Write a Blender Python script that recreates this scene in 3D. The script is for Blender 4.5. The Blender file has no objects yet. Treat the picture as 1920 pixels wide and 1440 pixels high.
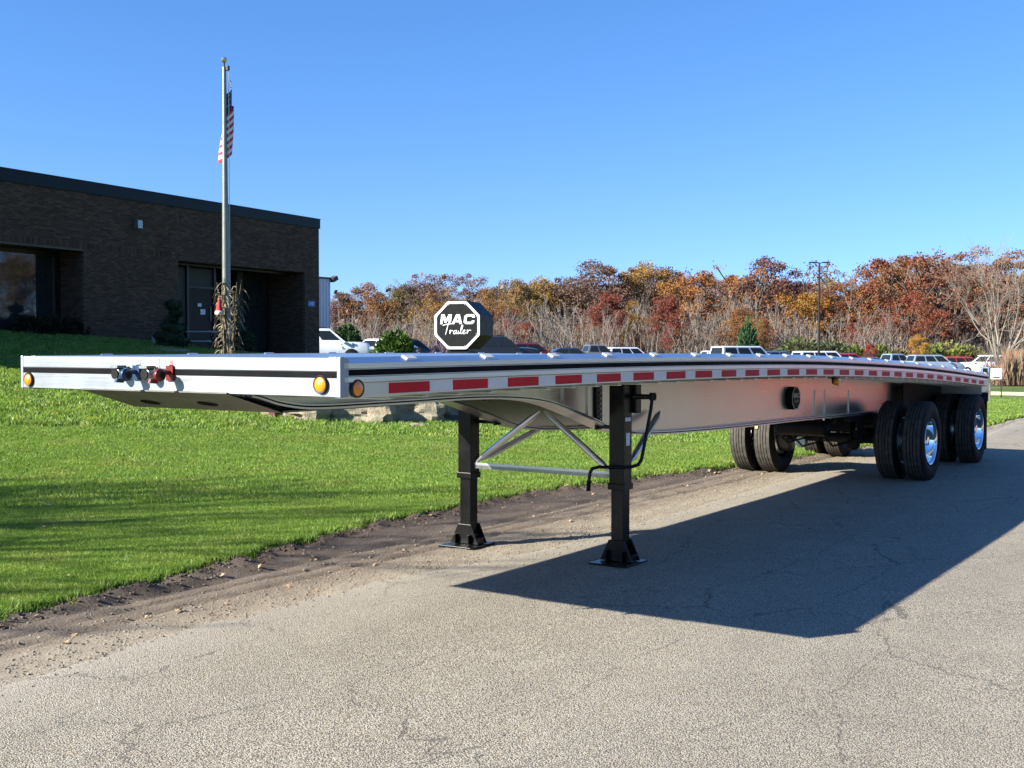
import bpy, bmesh, math, random
from mathutils import Vector, Matrix, noise

S = bpy.context.scene
COL = S.collection
R = math.radians
PI = math.pi

# ---------------------------------------------------------------- camera
CAMP = Vector((6.3521, -4.0916, 1.6749))
YAW, PITCH = -0.5949, -0.0296
cam = bpy.data.cameras.new("camera")
cam.sensor_width = 36.0
cam.lens = 2153.8 / 1920 * 36
cam.clip_end = 4000
cam.clip_start = 0.05
camo = bpy.data.objects.new("camera", cam)
camo.location = CAMP
fw = Vector((math.sin(YAW) * math.cos(PITCH), math.cos(YAW) * math.cos(PITCH), math.sin(PITCH)))
camo.rotation_euler = fw.to_track_quat('-Z', 'Y').to_euler()
COL.objects.link(camo)
S.camera = camo

# ---------------------------------------------------------------- light
SUNDIR = Vector((1.0365, 1.6126, -1.0)).normalized()      # the way the light travels
world = bpy.data.worlds.new("World")
S.world = world
world.use_nodes = True
wn = world.node_tree
wn.nodes.clear()
sky = wn.nodes.new('ShaderNodeTexSky')
sky.sky_type = 'NISHITA'
sky.sun_disc = False
sky.sun_elevation = R(27.55)
sky.sun_rotation = math.atan2(-SUNDIR.x, -SUNDIR.y)
sky.altitude = 350
sky.air_density = 1.0
sky.dust_density = 0.15
sky.ozone_density = 3.0
hs = wn.nodes.new('ShaderNodeHueSaturation')
hs.inputs['Saturation'].default_value = 1.24
bg = wn.nodes.new('ShaderNodeBackground')
bg.inputs[1].default_value = 0.08
wo = wn.nodes.new('ShaderNodeOutputWorld')
wtc = wn.nodes.new('ShaderNodeTexCoord')
wad = wn.nodes.new('ShaderNodeVectorMath'); wad.operation = 'ADD'; wad.inputs[1].default_value = (0, 0, .10)
wnm = wn.nodes.new('ShaderNodeVectorMath'); wnm.operation = 'NORMALIZE'
wn.links.new(wtc.outputs['Generated'], wad.inputs[0]); wn.links.new(wad.outputs[0], wnm.inputs[0]); wn.links.new(wnm.outputs[0], sky.inputs[0])
wn.links.new(sky.outputs[0], hs.inputs['Color'])
wti = wn.nodes.new('ShaderNodeMix'); wti.data_type = 'RGBA'; wti.blend_type = 'MULTIPLY'; wti.inputs[0].default_value = 1
wti.inputs[7].default_value = (1.03, .945, 1.06, 1)
wn.links.new(hs.outputs[0], wti.inputs[6]); wn.links.new(wti.outputs[2], bg.inputs[0])
wn.links.new(bg.outputs[0], wo.inputs[0])
sun = bpy.data.lights.new("sun", 'SUN')
sun.energy = 5.0
sun.angle = R(0.53)
sun.color = (1.0, 0.945, 0.84)
suno = bpy.data.objects.new("sun", sun)
suno.rotation_euler = SUNDIR.to_track_quat('-Z', 'Y').to_euler()
suno.location = (-20, -30, 30)
COL.objects.link(suno)
S.view_settings.view_transform = 'Standard'
S.view_settings.look = 'None'
S.view_settings.gamma = 1
S.view_settings.exposure = 1.6
S.view_settings.use_curve_mapping = False
S.render.engine = 'CYCLES'
S.cycles.max_bounces = 8
S.cycles.transparent_max_bounces = 12

# ---------------------------------------------------------------- helpers
FH = Vector((math.sin(YAW), math.cos(YAW)))
RH = Vector((math.cos(YAW), -math.sin(YAW)))


def bearing(u, d):
    """ground position at distance d on the bearing seen at picture column u"""
    p = Vector((CAMP.x, CAMP.y)) + FH * d + RH * ((u - 960) / 2153.8 * d)
    return p.x, p.y


def sstep(a, b, x):
    t = min(1.0, max(0.0, (x - a) / (b - a)))
    return t * t * (3 - 2 * t)


def h(x, y):
    """terrain height"""
    # lawn in front of the office
    if x > -1.5:
        hl = 0.0
    elif x > -18.8:
        hl = 1.44 * ((-1.5 - x) / 17.3) ** 2.0
    else:
        hl = min(2.12, 1.44 + (-18.8 - x) * 0.14)
    yy = min(y, 120)
    hp = 0.0 + 0.013 * (-x - 29) - 0.022 * (yy - 80)
    hp = max(-0.85, min(1.7, hp)) * sstep(-4, -20, x)
    w = sstep(14, 30, y)
    return hl * (1 - w) + hp * w


def interp(tab, x):
    if x <= tab[0][0]:
        return tab[0][1]
    for (a, fa), (b, fb) in zip(tab, tab[1:]):
        if x <= b:
            return fa + (fb - fa) * (x - a) / (b - a)
    return tab[-1][1]


def smooth_tab(tab, n=60):
    """resample a table of points through Catmull-Rom so the curve has no kinks"""
    out = []
    for i in range(len(tab) - 1):
        p0 = tab[max(0, i - 1)]; p1 = tab[i]; p2 = tab[i + 1]; p3 = tab[min(len(tab) - 1, i + 2)]
        k = max(2, n // len(tab))
        m1 = (p2[1] - p0[1]) / (p2[0] - p0[0]); m2 = (p3[1] - p1[1]) / (p3[0] - p1[0])
        L = p2[0] - p1[0]
        for j in range(k):
            t = j / k
            h00 = 2 * t ** 3 - 3 * t * t + 1; h10 = t ** 3 - 2 * t * t + t
            h01 = -2 * t ** 3 + 3 * t * t; h11 = t ** 3 - t * t
            out.append((p1[0] + L * t, h00 * p1[1] + h10 * L * m1 + h01 * p2[1] + h11 * L * m2))
    out.append(tuple(tab[-1]))
    return out


class MB:
    """collects geometry for ONE mesh object"""
    def __init__(s):
        s.v = []; s.f = []; s.m = []

    def add(s, vs, fs, mi=0):
        b = len(s.v)
        s.v += [tuple(p) for p in vs]
        s.f += [tuple(b + i for i in q) for q in fs]
        s.m += [mi] * len(fs)
        return s

    def box(s, c, d, rot=None, mi=0):
        x, y, z = d[0] / 2, d[1] / 2, d[2] / 2
        P = [Vector(p) for p in ((-x, -y, -z), (x, -y, -z), (x, y, -z), (-x, y, -z), (-x, -y, z), (x, -y, z), (x, y, z), (-x, y, z))]
        if rot is not None:
            P = [rot @ p for p in P]
        c = Vector(c)
        return s.add([p + c for p in P], [(0, 3, 2, 1), (4, 5, 6, 7), (0, 1, 5, 4), (1, 2, 6, 5), (2, 3, 7, 6), (3, 0, 4, 7)], mi)

    def bx(s, x0, x1, y0, y1, z0, z1, mi=0):
        return s.box(((x0 + x1) / 2, (y0 + y1) / 2, (z0 + z1) / 2), (abs(x1 - x0), abs(y1 - y0), abs(z1 - z0)), None, mi)

    def tube(s, pts, rad, n=8, cap=True, mi=0):
        pts = [Vector(p) for p in pts]
        rads = rad if isinstance(rad, (list, tuple)) else [rad] * len(pts)
        rings = []
        t0 = (pts[1] - pts[0]).normalized()
        up = Vector((0, 0, 1)) if abs(t0.z) < .9 else Vector((1, 0, 0))
        a = t0.cross(up).normalized()
        vs = []
        for i, p in enumerate(pts):
            if i == 0: t = pts[1] - p
            elif i == len(pts) - 1: t = p - pts[i - 1]
            else: t = (pts[i + 1] - p).normalized() + (p - pts[i - 1]).normalized()
            if t.length < 1e-9: t = t0.copy()
            t.normalize()
            a = (a - t * a.dot(t))
            if a.length < 1e-6: a = t.orthogonal()
            a.normalize()
            b = t.cross(a)
            for k in range(n):
                an = 2 * PI * k / n
                vs.append(p + (a * math.cos(an) + b * math.sin(an)) * rads[i])
        fs = []
        for i in range(len(pts) - 1):
            for k in range(n):
                fs.append((i * n + k, i * n + (k + 1) % n, (i + 1) * n + (k + 1) % n, (i + 1) * n + k))
        if cap:
            fs.append(tuple(range(n - 1, -1, -1)))
            fs.append(tuple((len(pts) - 1) * n + k for k in range(n)))
        return s.add(vs, fs, mi)

    def lathe(s, prof, c, axis='X', n=32, mi=0, mis=None):
        """prof: (along axis, radius)"""
        vs = []; fs = []; ms = []
        c = Vector(c)
        for a, r in prof:
            for k in range(n):
                an = 2 * PI * k / n
                u, w = r * math.cos(an), r * math.sin(an)
                vs.append(c + (Vector((a, u, w)) if axis == 'X' else Vector((w, a, u)) if axis == 'Y' else Vector((u, w, a))))
        for i in range(len(prof) - 1):
            for k in range(n):
                fs.append((i * n + k, i * n + (k + 1) % n, (i + 1) * n + (k + 1) % n, (i + 1) * n + k))
        b = len(s.v)
        s.v += [tuple(p) for p in vs]
        s.f += [tuple(b + i for i in q) for q in fs]
        s.m += [(mis[j // n] if mis else mi) for j in range(len(fs))]
        return s

    def prism(s, poly, o, ex, ey, ez, mi=0):
        """2D polygon in (ex,ey) at origin o, extruded along ez"""
        o = Vector(o); ex = Vector(ex); ey = Vector(ey); ez = Vector(ez)
        n = len(poly)
        a = [o + ex * p[0] + ey * p[1] for p in poly]
        b = [p + ez for p in a]
        fs = [tuple(range(n - 1, -1, -1)), tuple(range(n, 2 * n))]
        fs += [(i, (i + 1) % n, n + (i + 1) % n, n + i) for i in range(n)]
        return s.add(a + b, fs, mi)

    def sweep(s, sect, ys, mi=0, cap=True):
        """sect(y) -> closed list of (x,z); swept along y"""
        rows = [[(x, y, z) for x, z in sect(y)] for y in ys]
        n = len(rows[0])
        vs = [p for r in rows for p in r]
        fs = []
        for i in range(len(rows) - 1):
            for k in range(n):
                fs.append((i * n + k, i * n + (k + 1) % n, (i + 1) * n + (k + 1) % n, (i + 1) * n + k))
        if cap:
            fs.append(tuple(range(n))); fs.append(tuple((len(rows) - 1) * n + k for k in range(n - 1, -1, -1)))
        return s.add(vs, fs, mi)

    def mesh(s, name, mats, smooth=False, off=None):
        me = bpy.data.meshes.new(name)
        v = s.v if off is None else [(p[0] - off.x, p[1] - off.y, p[2] - off.z) for p in s.v]
        me.from_pydata(v, [], s.f)
        for m in (mats if isinstance(mats, (list, tuple)) else [mats]):
            me.materials.append(m)
        me.polygons.foreach_set('material_index', s.m)
        if smooth:
            me.polygons.foreach_set('use_smooth', [True] * len(s.f))
        me.update()
        return me

    def build(s, name, mats, parent=None, smooth=False, fix=True, bevel=0, world_=False, loc=None, sharp=None):
        """world_: vertices are given in world coordinates, the parent sits unrotated at its own place"""
        off = None
        if world_ and parent is not None:
            off = parent.location.copy()
            q = parent.parent
            while q is not None:
                off += q.location; q = q.parent
        me = s.mesh(name, mats, smooth, off)
        if fix:
            bm = bmesh.new(); bm.from_mesh(me)
            bmesh.ops.recalc_face_normals(bm, faces=bm.faces)
            bm.to_mesh(me); bm.free()
        o = bpy.data.objects.new(name, me)
        COL.objects.link(o)
        o.parent = parent
        if loc is not None: o.location = loc
        if bevel:
            md = o.modifiers.new('bevel', 'BEVEL'); md.width = bevel; md.segments = 2; md.limit_method = 'ANGLE'
        if smooth and sharp is None: sharp = 35
        if smooth and sharp:
            try:
                me.set_sharp_from_angle(angle=R(sharp))
            except Exception:
                pass
        return o


def tag(o, label=None, cat=None, group=None, kind=None):
    if label: o['label'] = label
    if cat: o['category'] = cat
    if group: o['group'] = group
    if kind: o['kind'] = kind
    return o


def empty(name, loc=(0, 0, 0), label=None, cat=None, group=None, rz=0):
    o = bpy.data.objects.new(name, None)
    o.empty_display_size = .2
    o.location = loc; o.rotation_euler = (0, 0, rz)
    COL.objects.link(o)
    return tag(o, label, cat, group)


def link(name, me, parent=None, loc=(0, 0, 0), rot=(0, 0, 0), scale=(1, 1, 1)):
    o = bpy.data.objects.new(name, me)
    COL.objects.link(o)
    o.parent = parent
    o.location = loc; o.rotation_euler = rot; o.scale = scale
    return o


def kids(o):
    return [c for c in bpy.data.objects if c.parent is o]


def copy_tree(o, parent=None, ch=None):
    c = o.copy(); COL.objects.link(c); c.parent = parent
    for k in (ch[o.name] if ch else kids(o)):
        copy_tree(k, c, ch)
    return c


# ---------------------------------------------------------------- materials
def nodes(name):
    m = bpy.data.materials.new(name); m.use_nodes = True
    nt = m.node_tree
    return m, nt, nt.nodes['Principled BSDF']


def setp(b, **k):
    for a, v in k.items():
        b.inputs[a.replace('_', ' ')].default_value = v


def nd(nt, t, **k):
    n = nt.nodes.new(t)
    for a, v in k.items():
        if a in ('operation', 'blend_type', 'data_type', 'feature', 'distance', 'interpolation_type', 'noise_dimensions', 'noise_type'):
            setattr(n, a, v)
        else:
            n.inputs[a.replace('_', ' ')].default_value = v
    return n


def coords(nt, kind='Object', scale=None):
    if kind == 'Position':
        g = nt.nodes.new('ShaderNodeNewGeometry'); out = g.outputs['Position']
    else:
        g = nt.nodes.new('ShaderNodeTexCoord'); out = g.outputs[kind]
    if scale:
        mp = nt.nodes.new('ShaderNodeMapping'); mp.inputs['Scale'].default_value = scale
        nt.links.new(out, mp.inputs[0]); out = mp.outputs[0]
    return out


def ramp(nt, src, stops, interp_=None):
    r = nt.nodes.new('ShaderNodeValToRGB')
    e = r.color_ramp.elements
    while len(e) > 1: e.remove(e[-1])
    e[0].position = stops[0][0]; e[0].color = (*stops[0][1], 1) if len(stops[0][1]) == 3 else stops[0][1]
    for p, c in stops[1:]:
        q = e.new(p); q.color = (*c, 1) if len(c) == 3 else c
    if interp_: r.color_ramp.interpolation = interp_
    nt.links.new(src, r.inputs[0])
    return r.outputs[0]


def noise_tex(nt, vec, scale, detail=4, rough=.5, dist=0.0):
    n = nt.nodes.new('ShaderNodeTexNoise')
    n.inputs['Scale'].default_value = scale; n.inputs['Detail'].default_value = detail
    n.inputs['Roughness'].default_value = rough; n.inputs['Distortion'].default_value = dist
    nt.links.new(vec, n.inputs['Vector'])
    return n.outputs['Fac']


def mix(nt, fac, a, b, mode='MIX'):
    m = nt.nodes.new('ShaderNodeMix'); m.data_type = 'RGBA'; m.blend_type = mode
    for i, v in ((0, fac), (6, a), (7, b)):
        if hasattr(v, 'is_linked') or hasattr(v, 'links'):
            nt.links.new(v, m.inputs[i])
        else:
            m.inputs[i].default_value = v if i == 0 else (*v, 1) if len(v) == 3 else v
    return m.outputs[2]


def bump(nt, src, bsdf, strength, dist, prev=None):
    b = nt.nodes.new('ShaderNodeBump')
    b.inputs['Strength'].default_value = strength; b.inputs['Distance'].default_value = dist
    nt.links.new(src, b.inputs['Height'])
    if prev: nt.links.new(prev, b.inputs['Normal'])
    if bsdf: nt.links.new(b.outputs[0], bsdf.inputs['Normal'])
    return b.outputs[0]


def mth(nt, op, a, b=None, c=None):
    m = nt.nodes.new('ShaderNodeMath'); m.operation = op
    for i, v in enumerate((a, b, c)):
        if v is None: continue
        if hasattr(v, 'links'): nt.links.new(v, m.inputs[i])
        else: m.inputs[i].default_value = v
    return m.outputs[0]


def plain(name, col, rough=.5, metal=0.0, var=.12, scale=6, bmp=0.0, bscale=40, coat=0.0, spec=.5):
    m, nt, b = nodes(name)
    v = coords(nt)
    f = noise_tex(nt, v, scale, 5, .6)
    lo = tuple(c * (1 - var) for c in col); hi = tuple(min(1, c * (1 + var)) for c in col)
    nt.links.new(ramp(nt, f, [(.3, lo), (.7, hi)]), b.inputs['Base Color'])
    setp(b, Roughness=rough, Metallic=metal)
    b.inputs['Coat Weight'].default_value = coat
    b.inputs['Specular IOR Level'].default_value = spec
    rr = ramp(nt, noise_tex(nt, v, scale * 3, 4), [(.3, (rough * .85,) * 3), (.7, (min(1, rough * 1.15),) * 3)])
    nt.links.new(rr, b.inputs['Roughness'])
    if bmp:
        bump(nt, noise_tex(nt, v, bscale, 4), b, bmp, .01)
    return m


def aluminium(name, col=(.80, .81, .83), rough=.3, streak=(2, .25, 40), amount=.12, bmp=.02):
    """mill-finish aluminium: fine lengthwise drawing marks and hand smears"""
    m, nt, b = nodes(name)
    v = coords(nt, 'Object')
    vs = coords(nt, 'Object', streak)
    f = noise_tex(nt, vs, 6, 6, .65)
    g = noise_tex(nt, v, 1.7, 4, .6)
    base = ramp(nt, g, [(.3, tuple(c * (1 - amount) for c in col)), (.7, col)])
    nt.links.new(base, b.inputs['Base Color'])
    rr = mth(nt, 'ADD', mth(nt, 'MULTIPLY', f, rough * .5), mth(nt, 'ADD', rough * .55, mth(nt, 'MULTIPLY', g, rough * .4)))
    nt.links.new(rr, b.inputs['Roughness'])
    b.inputs['Metallic'].default_value = 1.0
    n1 = bump(nt, f, None, bmp, .004)
    w = noise_tex(nt, v, 2.2, 2, .4)
    bump(nt, w, b, .05, .03, n1)
    return m


M = {}
M['alu'] = aluminium('mill_aluminium', (.68, .68, .68), rough=.34)
M['lug'] = plain('cast_lug', (.62, .62, .60), .5, .3)
M['alu_web'] = aluminium('beam_web_aluminium', (.64, .615, .58), .30, (1, .05, 2.5), .08, bmp=.004)
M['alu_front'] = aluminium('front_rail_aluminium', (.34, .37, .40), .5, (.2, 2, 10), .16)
M['alu_rail'] = aluminium('side_rail_aluminium', (.76, .77, .80), .34, (4, .15, 12), .08)
M['alu_deck'] = aluminium('deck_aluminium', (.72, .75, .80), .30)
M['chrome'] = aluminium('polished_aluminium', (.9, .91, .93), .06, bmp=.004, amount=.03)
M['plate_grey'] = plain('dull_plate', (.16, .16, .14), .5, .6, .2, 5)
M['black_paint'] = plain('black_gloss_paint', (.006, .006, .006), .30, 0, .3, 5, .05, 30, coat=.05, spec=.22)
M['black_matt'] = plain('black_underbody', (.007, .007, .007), .6, 0, .3, 8, spec=.15)
M['stripe'] = plain('black_vinyl', (.006, .006, .007), .7, 0, .2, 5, spec=.06)
M['red_reflective'] = plain('red_reflective_tape', (.50, .012, .018), .5, 0, .08, 30, .1, 300, spec=.15)
M['white_reflective'] = plain('white_reflective_tape', (.62, .62, .60), .35, 0, .05, 30, .1, 300)
M['amber'] = plain('amber_lens', (.85, .25, .01), .12, 0, .05, 30, .35, 160, coat=.6)
M['amber'].node_tree.nodes['Principled BSDF'].inputs['Emission Strength'].default_value = 0
M['rubber'] = plain('tyre_rubber', (.010, .010, .010), .75, 0, .2, 20, .1, 80, spec=.15)
M['rubber_seal'] = plain('light_grommet', (.012, .012, .012), .6)
M['blue_paint'] = plain('blue_coupling', (.01, .035, .085), .35, 0, .1)
M['red_paint'] = plain('red_coupling', (.13, .01, .008), .35, 0, .1)
M['zinc'] = plain('zinc_casting', (.30, .34, .32), .4, .8, .15, 20)
M['white_paint'] = plain('white_enamel', (.78, .78, .78), .35, 0, .04)
M['sticker_yellow'] = plain('yellow_sticker', (.75, .68, .20), .5)
M['glass'] = plain('car_glass', (.012, .015, .018), .05, 0, .1, spec=.4)
M['window_glass'] = plain('office_window_glass', (.022, .024, .024), .03, 0, .1, spec=.7)
M['bronze'] = plain('bronze_frame', (.028, .024, .02), .4, .5, .1)


def tread_material():
    m, nt, b = nodes('sunlit_tread_rubber')
    v = coords(nt)
    f = noise_tex(nt, v, 14, 5, .6)
    nt.links.new(ramp(nt, f, [(.3, (.035, .032, .028)), (.7, (.085, .078, .066))]), b.inputs['Base Color'])  # brownish tread, its colour lightened to look sunlit
    setp(b, Roughness=.75)
    b.inputs['Specular IOR Level'].default_value = .2
    bump(nt, noise_tex(nt, v, 90, 3), b, .2, .004)
    return m


M['tread'] = tread_material()


def asphalt():
    m, nt, b = nodes('worn_asphalt')
    v = coords(nt, 'Position')
    vo = nt.nodes.new('ShaderNodeTexVoronoi'); vo.inputs['Scale'].default_value = 125
    nt.links.new(v, vo.inputs['Vector'])
    sep = nt.nodes.new('ShaderNodeSeparateColor'); nt.links.new(vo.outputs['Color'], sep.inputs[0])
    stone = ramp(nt, sep.outputs[0], [(0, (.26, .235, .185)), (.35, (.37, .342, .275)), (.6, (.425, .395, .32)), (.85, (.50, .465, .38)), (1, (.38, .29, .20))])
    gap = ramp(nt, vo.outputs['Distance'], [(.33, (1, 1, 1)), (.64, (.33, .31, .285))])
    c = mix(nt, 1.0, stone, gap, 'MULTIPLY')
    # broad tone: wheel paths, patches
    big = noise_tex(nt, coords(nt, 'Position', (.5, .12, 1)), 1.0, 5, .6)
    c = mix(nt, 1.0, c, ramp(nt, big, [(.25, (.80, .79, .78)), (.5, (1, .99, .97)), (.75, (1.12, 1.1, 1.06))]), 'MULTIPLY')
    mid = noise_tex(nt, v, 2.3, 6, .7)
    c = mix(nt, 1.0, c, ramp(nt, mid, [(.3, (.88, .87, .86)), (.7, (1.06, 1.06, 1.06))]), 'MULTIPLY')
    # cracks: edges of large stretched, distorted cells, broken up by noise
    mp = nt.nodes.new('ShaderNodeMapping'); mp.inputs['Scale'].default_value = (1.0, .42, 1); mp.inputs['Rotation'].default_value = (0, 0, R(-28))
    nt.links.new(v, mp.inputs[0])
    nz = nt.nodes.new('ShaderNodeTexNoise'); nz.inputs['Scale'].default_value = 2.4; nz.inputs['Detail'].default_value = 7; nz.inputs['Roughness'].default_value = .7
    nt.links.new(mp.outputs[0], nz.inputs['Vector'])
    add = nt.nodes.new('ShaderNodeVectorMath'); add.operation = 'MULTIPLY_ADD'
    nt.links.new(nz.outputs['Color'], add.inputs[0]); add.inputs[1].default_value = (.38, .38, 0); nt.links.new(mp.outputs[0], add.inputs[2])
    vc = nt.nodes.new('ShaderNodeTexVoronoi'); vc.feature = 'DISTANCE_TO_EDGE'; vc.inputs['Scale'].default_value = 1.05
    nt.links.new(add.outputs[0], vc.inputs['Vector'])
    brk = noise_tex(nt, v, 1.1, 3, .5)
    width = mth(nt, 'MULTIPLY', mth(nt, 'MAXIMUM', mth(nt, 'SUBTRACT', brk, .37), 0.0), .024)
    crack = mth(nt, 'LESS_THAN', vc.outputs['Distance'], width)
    crack = mth(nt, 'MULTIPLY', crack, ramp(nt, noise_tex(nt, v, 40, 2, .5), [(.24, (0, 0, 0)), (.38, (1, 1, 1))]))
    c = mix(nt, mth(nt, 'MULTIPLY', crack, .7), c, (.075, .066, .056))
    # dust drifting in from the verge
    sx = nt.nodes.new('ShaderNodeSeparateXYZ'); nt.links.new(v, sx.inputs[0])
    edge = mth(nt, 'ADD', sx.outputs[0], mth(nt, 'MULTIPLY', mth(nt, 'SUBTRACT', noise_tex(nt, v, .9, 5, .6), .5), 1.3))
    dust = ramp(nt, edge, [(.0, (1, 1, 1)), (1.0, (.9, .9, .9)), (1.0, (0, 0, 0))])
    mr = nt.nodes.new('ShaderNodeMapRange'); nt.links.new(edge, mr.inputs[0])
    mr.inputs[1].default_value = 1.1; mr.inputs[2].default_value = 1.9; mr.inputs[3].default_value = .75; mr.inputs[4].default_value = 0
    c = mix(nt, mr.outputs[0], c, mix(nt, .5, c, (.36, .325, .27)))
    nt.links.new(c, b.inputs['Base Color'])
    setp(b, Roughness=.88)
    hgt = mth(nt, 'SUBTRACT', mth(nt, 'MULTIPLY', vo.outputs['Distance'], -1.0), mth(nt, 'MULTIPLY', crack, 1.5))
    n1 = bump(nt, hgt, None, .75, .006)
    bump(nt, mid, b, .3, .02, n1)
    return m


def dirt():
    m, nt, b = nodes('muddy_gravel')
    v = coords(nt, 'Position')
    a = noise_tex(nt, coords(nt, 'Position', (1, .35, 1)), 2.2, 7, .65)
    g = noise_tex(nt, v, 60, 4, .7)
    sx = nt.nodes.new('ShaderNodeSeparateXYZ'); nt.links.new(v, sx.inputs[0])
    mr = nt.nodes.new('ShaderNodeMapRange')
    nt.links.new(mth(nt, 'ADD', sx.outputs[0], mth(nt, 'MULTIPLY', mth(nt, 'SUBTRACT', a, .5), 1.1)), mr.inputs[0])
    mr.inputs[1].default_value = -.35; mr.inputs[2].default_value = .95
    c = ramp(nt, mr.outputs[0], [(0, (.075, .052, .034)), (.3, (.145, .112, .080)), (.6, (.20, .158, .110)), (.82, (.26, .213, .150)), (1, (.31, .265, .195))])
    c = mix(nt, 1.0, c, ramp(nt, g, [(.3, (.68, .66, .64)), (.55, (1, 1, 1)), (.75, (1.35, 1.33, 1.3))]), 'MULTIPLY')
    vo = nt.nodes.new('ShaderNodeTexVoronoi'); vo.inputs['Scale'].default_value = 70; nt.links.new(v, vo.inputs['Vector'])
    st = ramp(nt, vo.outputs['Distance'], [(.12, (1, 1, 1)), (.3, (0, 0, 0))])
    grav = mth(nt, 'MULTIPLY', st, ramp(nt, mr.outputs[0], [(.35, (.05, .05, .05)), (.8, (.8, .8, .8))]))
    c = mix(nt, grav, c, (.34, .31, .27))
    nt.links.new(c, b.inputs['Base Color'])
    setp(b, Roughness=.85)
    n1 = bump(nt, g, None, .8, .02)
    bump(nt, a, b, .5, .08, n1)
    return m


def turf(name, lo, hi, dry=(.16, .15, .06), dryness=.5):
    m, nt, b = nodes(name)
    v = coords(nt, 'Position')
    a = noise_tex(nt, v, .55, 5, .6)
    f = noise_tex(nt, v, 28, 5, .7)
    c = mix(nt, a, lo, hi)
    c = mix(nt, 1.0, c, ramp(nt, f, [(.25, (.45, .5, .45)), (.5, (.9, .9, .9)), (.75, (1.45, 1.35, 1.2))]), 'MULTIPLY')
    d = ramp(nt, noise_tex(nt, v, .23, 4, .6), [(.52, (0, 0, 0)), (.75, (dryness,) * 3)])
    c = mix(nt, d, c, dry)
    nt.links.new(c, b.inputs['Base Color'])
    setp(b, Roughness=.9)
    b.inputs['Specular IOR Level'].default_value = .15
    bump(nt, f, b, .9, .05)
    return m


def blade_material():
    m, nt, b = nodes('grass_blade')
    v = coords(nt, 'Position')
    oi = nt.nodes.new('ShaderNodeObjectInfo')
    a = noise_tex(nt, v, .5, 4, .6)
    c = mix(nt, a, (.135, .225, .042), (.21, .31, .066))
    c = mix(nt, ramp(nt, noise_tex(nt, v, 1.4, 5, .65), [(.50, (0, 0, 0)), (.72, (.55, .55, .55))]), c, (.26, .26, .10))
    c = mix(nt, 1.0, c, ramp(nt, oi.outputs['Random'], [(0, (.65, .7, .6)), (.8, (1.1, 1.1, 1.0)), (.93, (1.35, 1.2, .9)), (1, (2.0, 1.5, 1.3))]), 'MULTIPLY')
    nt.links.new(c, b.inputs['Base Color'])
    setp(b, Roughness=.5)
    b.inputs['Specular IOR Level'].default_value = .35
    tr = nt.nodes.new('ShaderNodeBsdfTranslucent')
    nt.links.new(mix(nt, 1.0, c, (1.2, 1.3, .6), 'MULTIPLY'), tr.inputs[0])
    mx = nt.nodes.new('ShaderNodeMixShader'); mx.inputs[0].default_value = .35
    nt.links.new(b.outputs[0], mx.inputs[1]); nt.links.new(tr.outputs[0], mx.inputs[2])
    nt.links.new(mx.outputs[0], nt.nodes['Material Output'].inputs[0])
    return m


def foliage(name='autumn_foliage', trans=.25, var=(.42, .98)):
    """leaf colour = the object's own colour, varied clump by clump and leaf by leaf"""
    m, nt, b = nodes(name)
    oi = nt.nodes.new('ShaderNodeObjectInfo')
    v = coords(nt, 'Position')
    cl = noise_tex(nt, v, .55, 3, .6)
    wn_ = nt.nodes.new('ShaderNodeTexWhiteNoise'); 
    sn = nt.nodes.new('ShaderNodeVectorMath'); sn.operation = 'SNAP'; nt.links.new(v, sn.inputs[0]); sn.inputs[1].default_value = (.35, .35, .35)
    nt.links.new(sn.outputs[0], wn_.inputs[0])
    hsv = nt.nodes.new('ShaderNodeHueSaturation'); nt.links.new(oi.outputs['Color'], hsv.inputs['Color'])
    nt.links.new(mth(nt, 'ADD', .5, mth(nt, 'MULTIPLY', mth(nt, 'SUBTRACT', cl, .5), .11)), hsv.inputs['Hue'])
    nt.links.new(mth(nt, 'ADD', var[0], mth(nt, 'MULTIPLY', wn_.outputs[0], var[1] - var[0])), hsv.inputs['Value'])
    nt.links.new(hsv.outputs[0], b.inputs['Base Color'])
    setp(b, Roughness=.7)
    b.inputs['Specular IOR Level'].default_value = .2
    tr = nt.nodes.new('ShaderNodeBsdfTranslucent'); nt.links.new(hsv.outputs[0], tr.inputs[0])
    mx = nt.nodes.new('ShaderNodeMixShader'); mx.inputs[0].default_value = trans
    nt.links.new(b.outputs[0], mx.inputs[1]); nt.links.new(tr.outputs[0], mx.inputs[2])
    nt.links.new(mx.outputs[0], nt.nodes['Material Output'].inputs[0])
    return m


def brick_mat(name, base, var, snap):
    """each brick carries its own tone: an attribute in the joined part, the object colour in the single ones"""
    m, nt, b = nodes(name)
    v = coords(nt, 'Position')
    at = nt.nodes.new('ShaderNodeAttribute'); at.attribute_name = 'tone'
    oi = nt.nodes.new('ShaderNodeObjectInfo'); sc = nt.nodes.new('ShaderNodeSeparateColor'); nt.links.new(oi.outputs['Color'], sc.inputs[0])
    w = mth(nt, 'ADD', at.outputs['Fac'], sc.outputs[0])
    c = ramp(nt, w, [(0, tuple(x * (1 - var) for x in base)), (.6, base), (1, (base[0] * (1 + var * 1.3), base[1] * (1 + var), base[2] * (1 + var)))])
    c = mix(nt, 1.0, c, ramp(nt, noise_tex(nt, v, .8, 4, .6), [(.3, (.85, .85, .85)), (.7, (1.12, 1.1, 1.1))]), 'MULTIPLY')
    nt.links.new(c, b.inputs['Base Color'])
    setp(b, Roughness=.85)
    b.inputs['Specular IOR Level'].default_value = .2
    bump(nt, noise_tex(nt, v, 60, 4), b, .4, .01)
    return m


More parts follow.
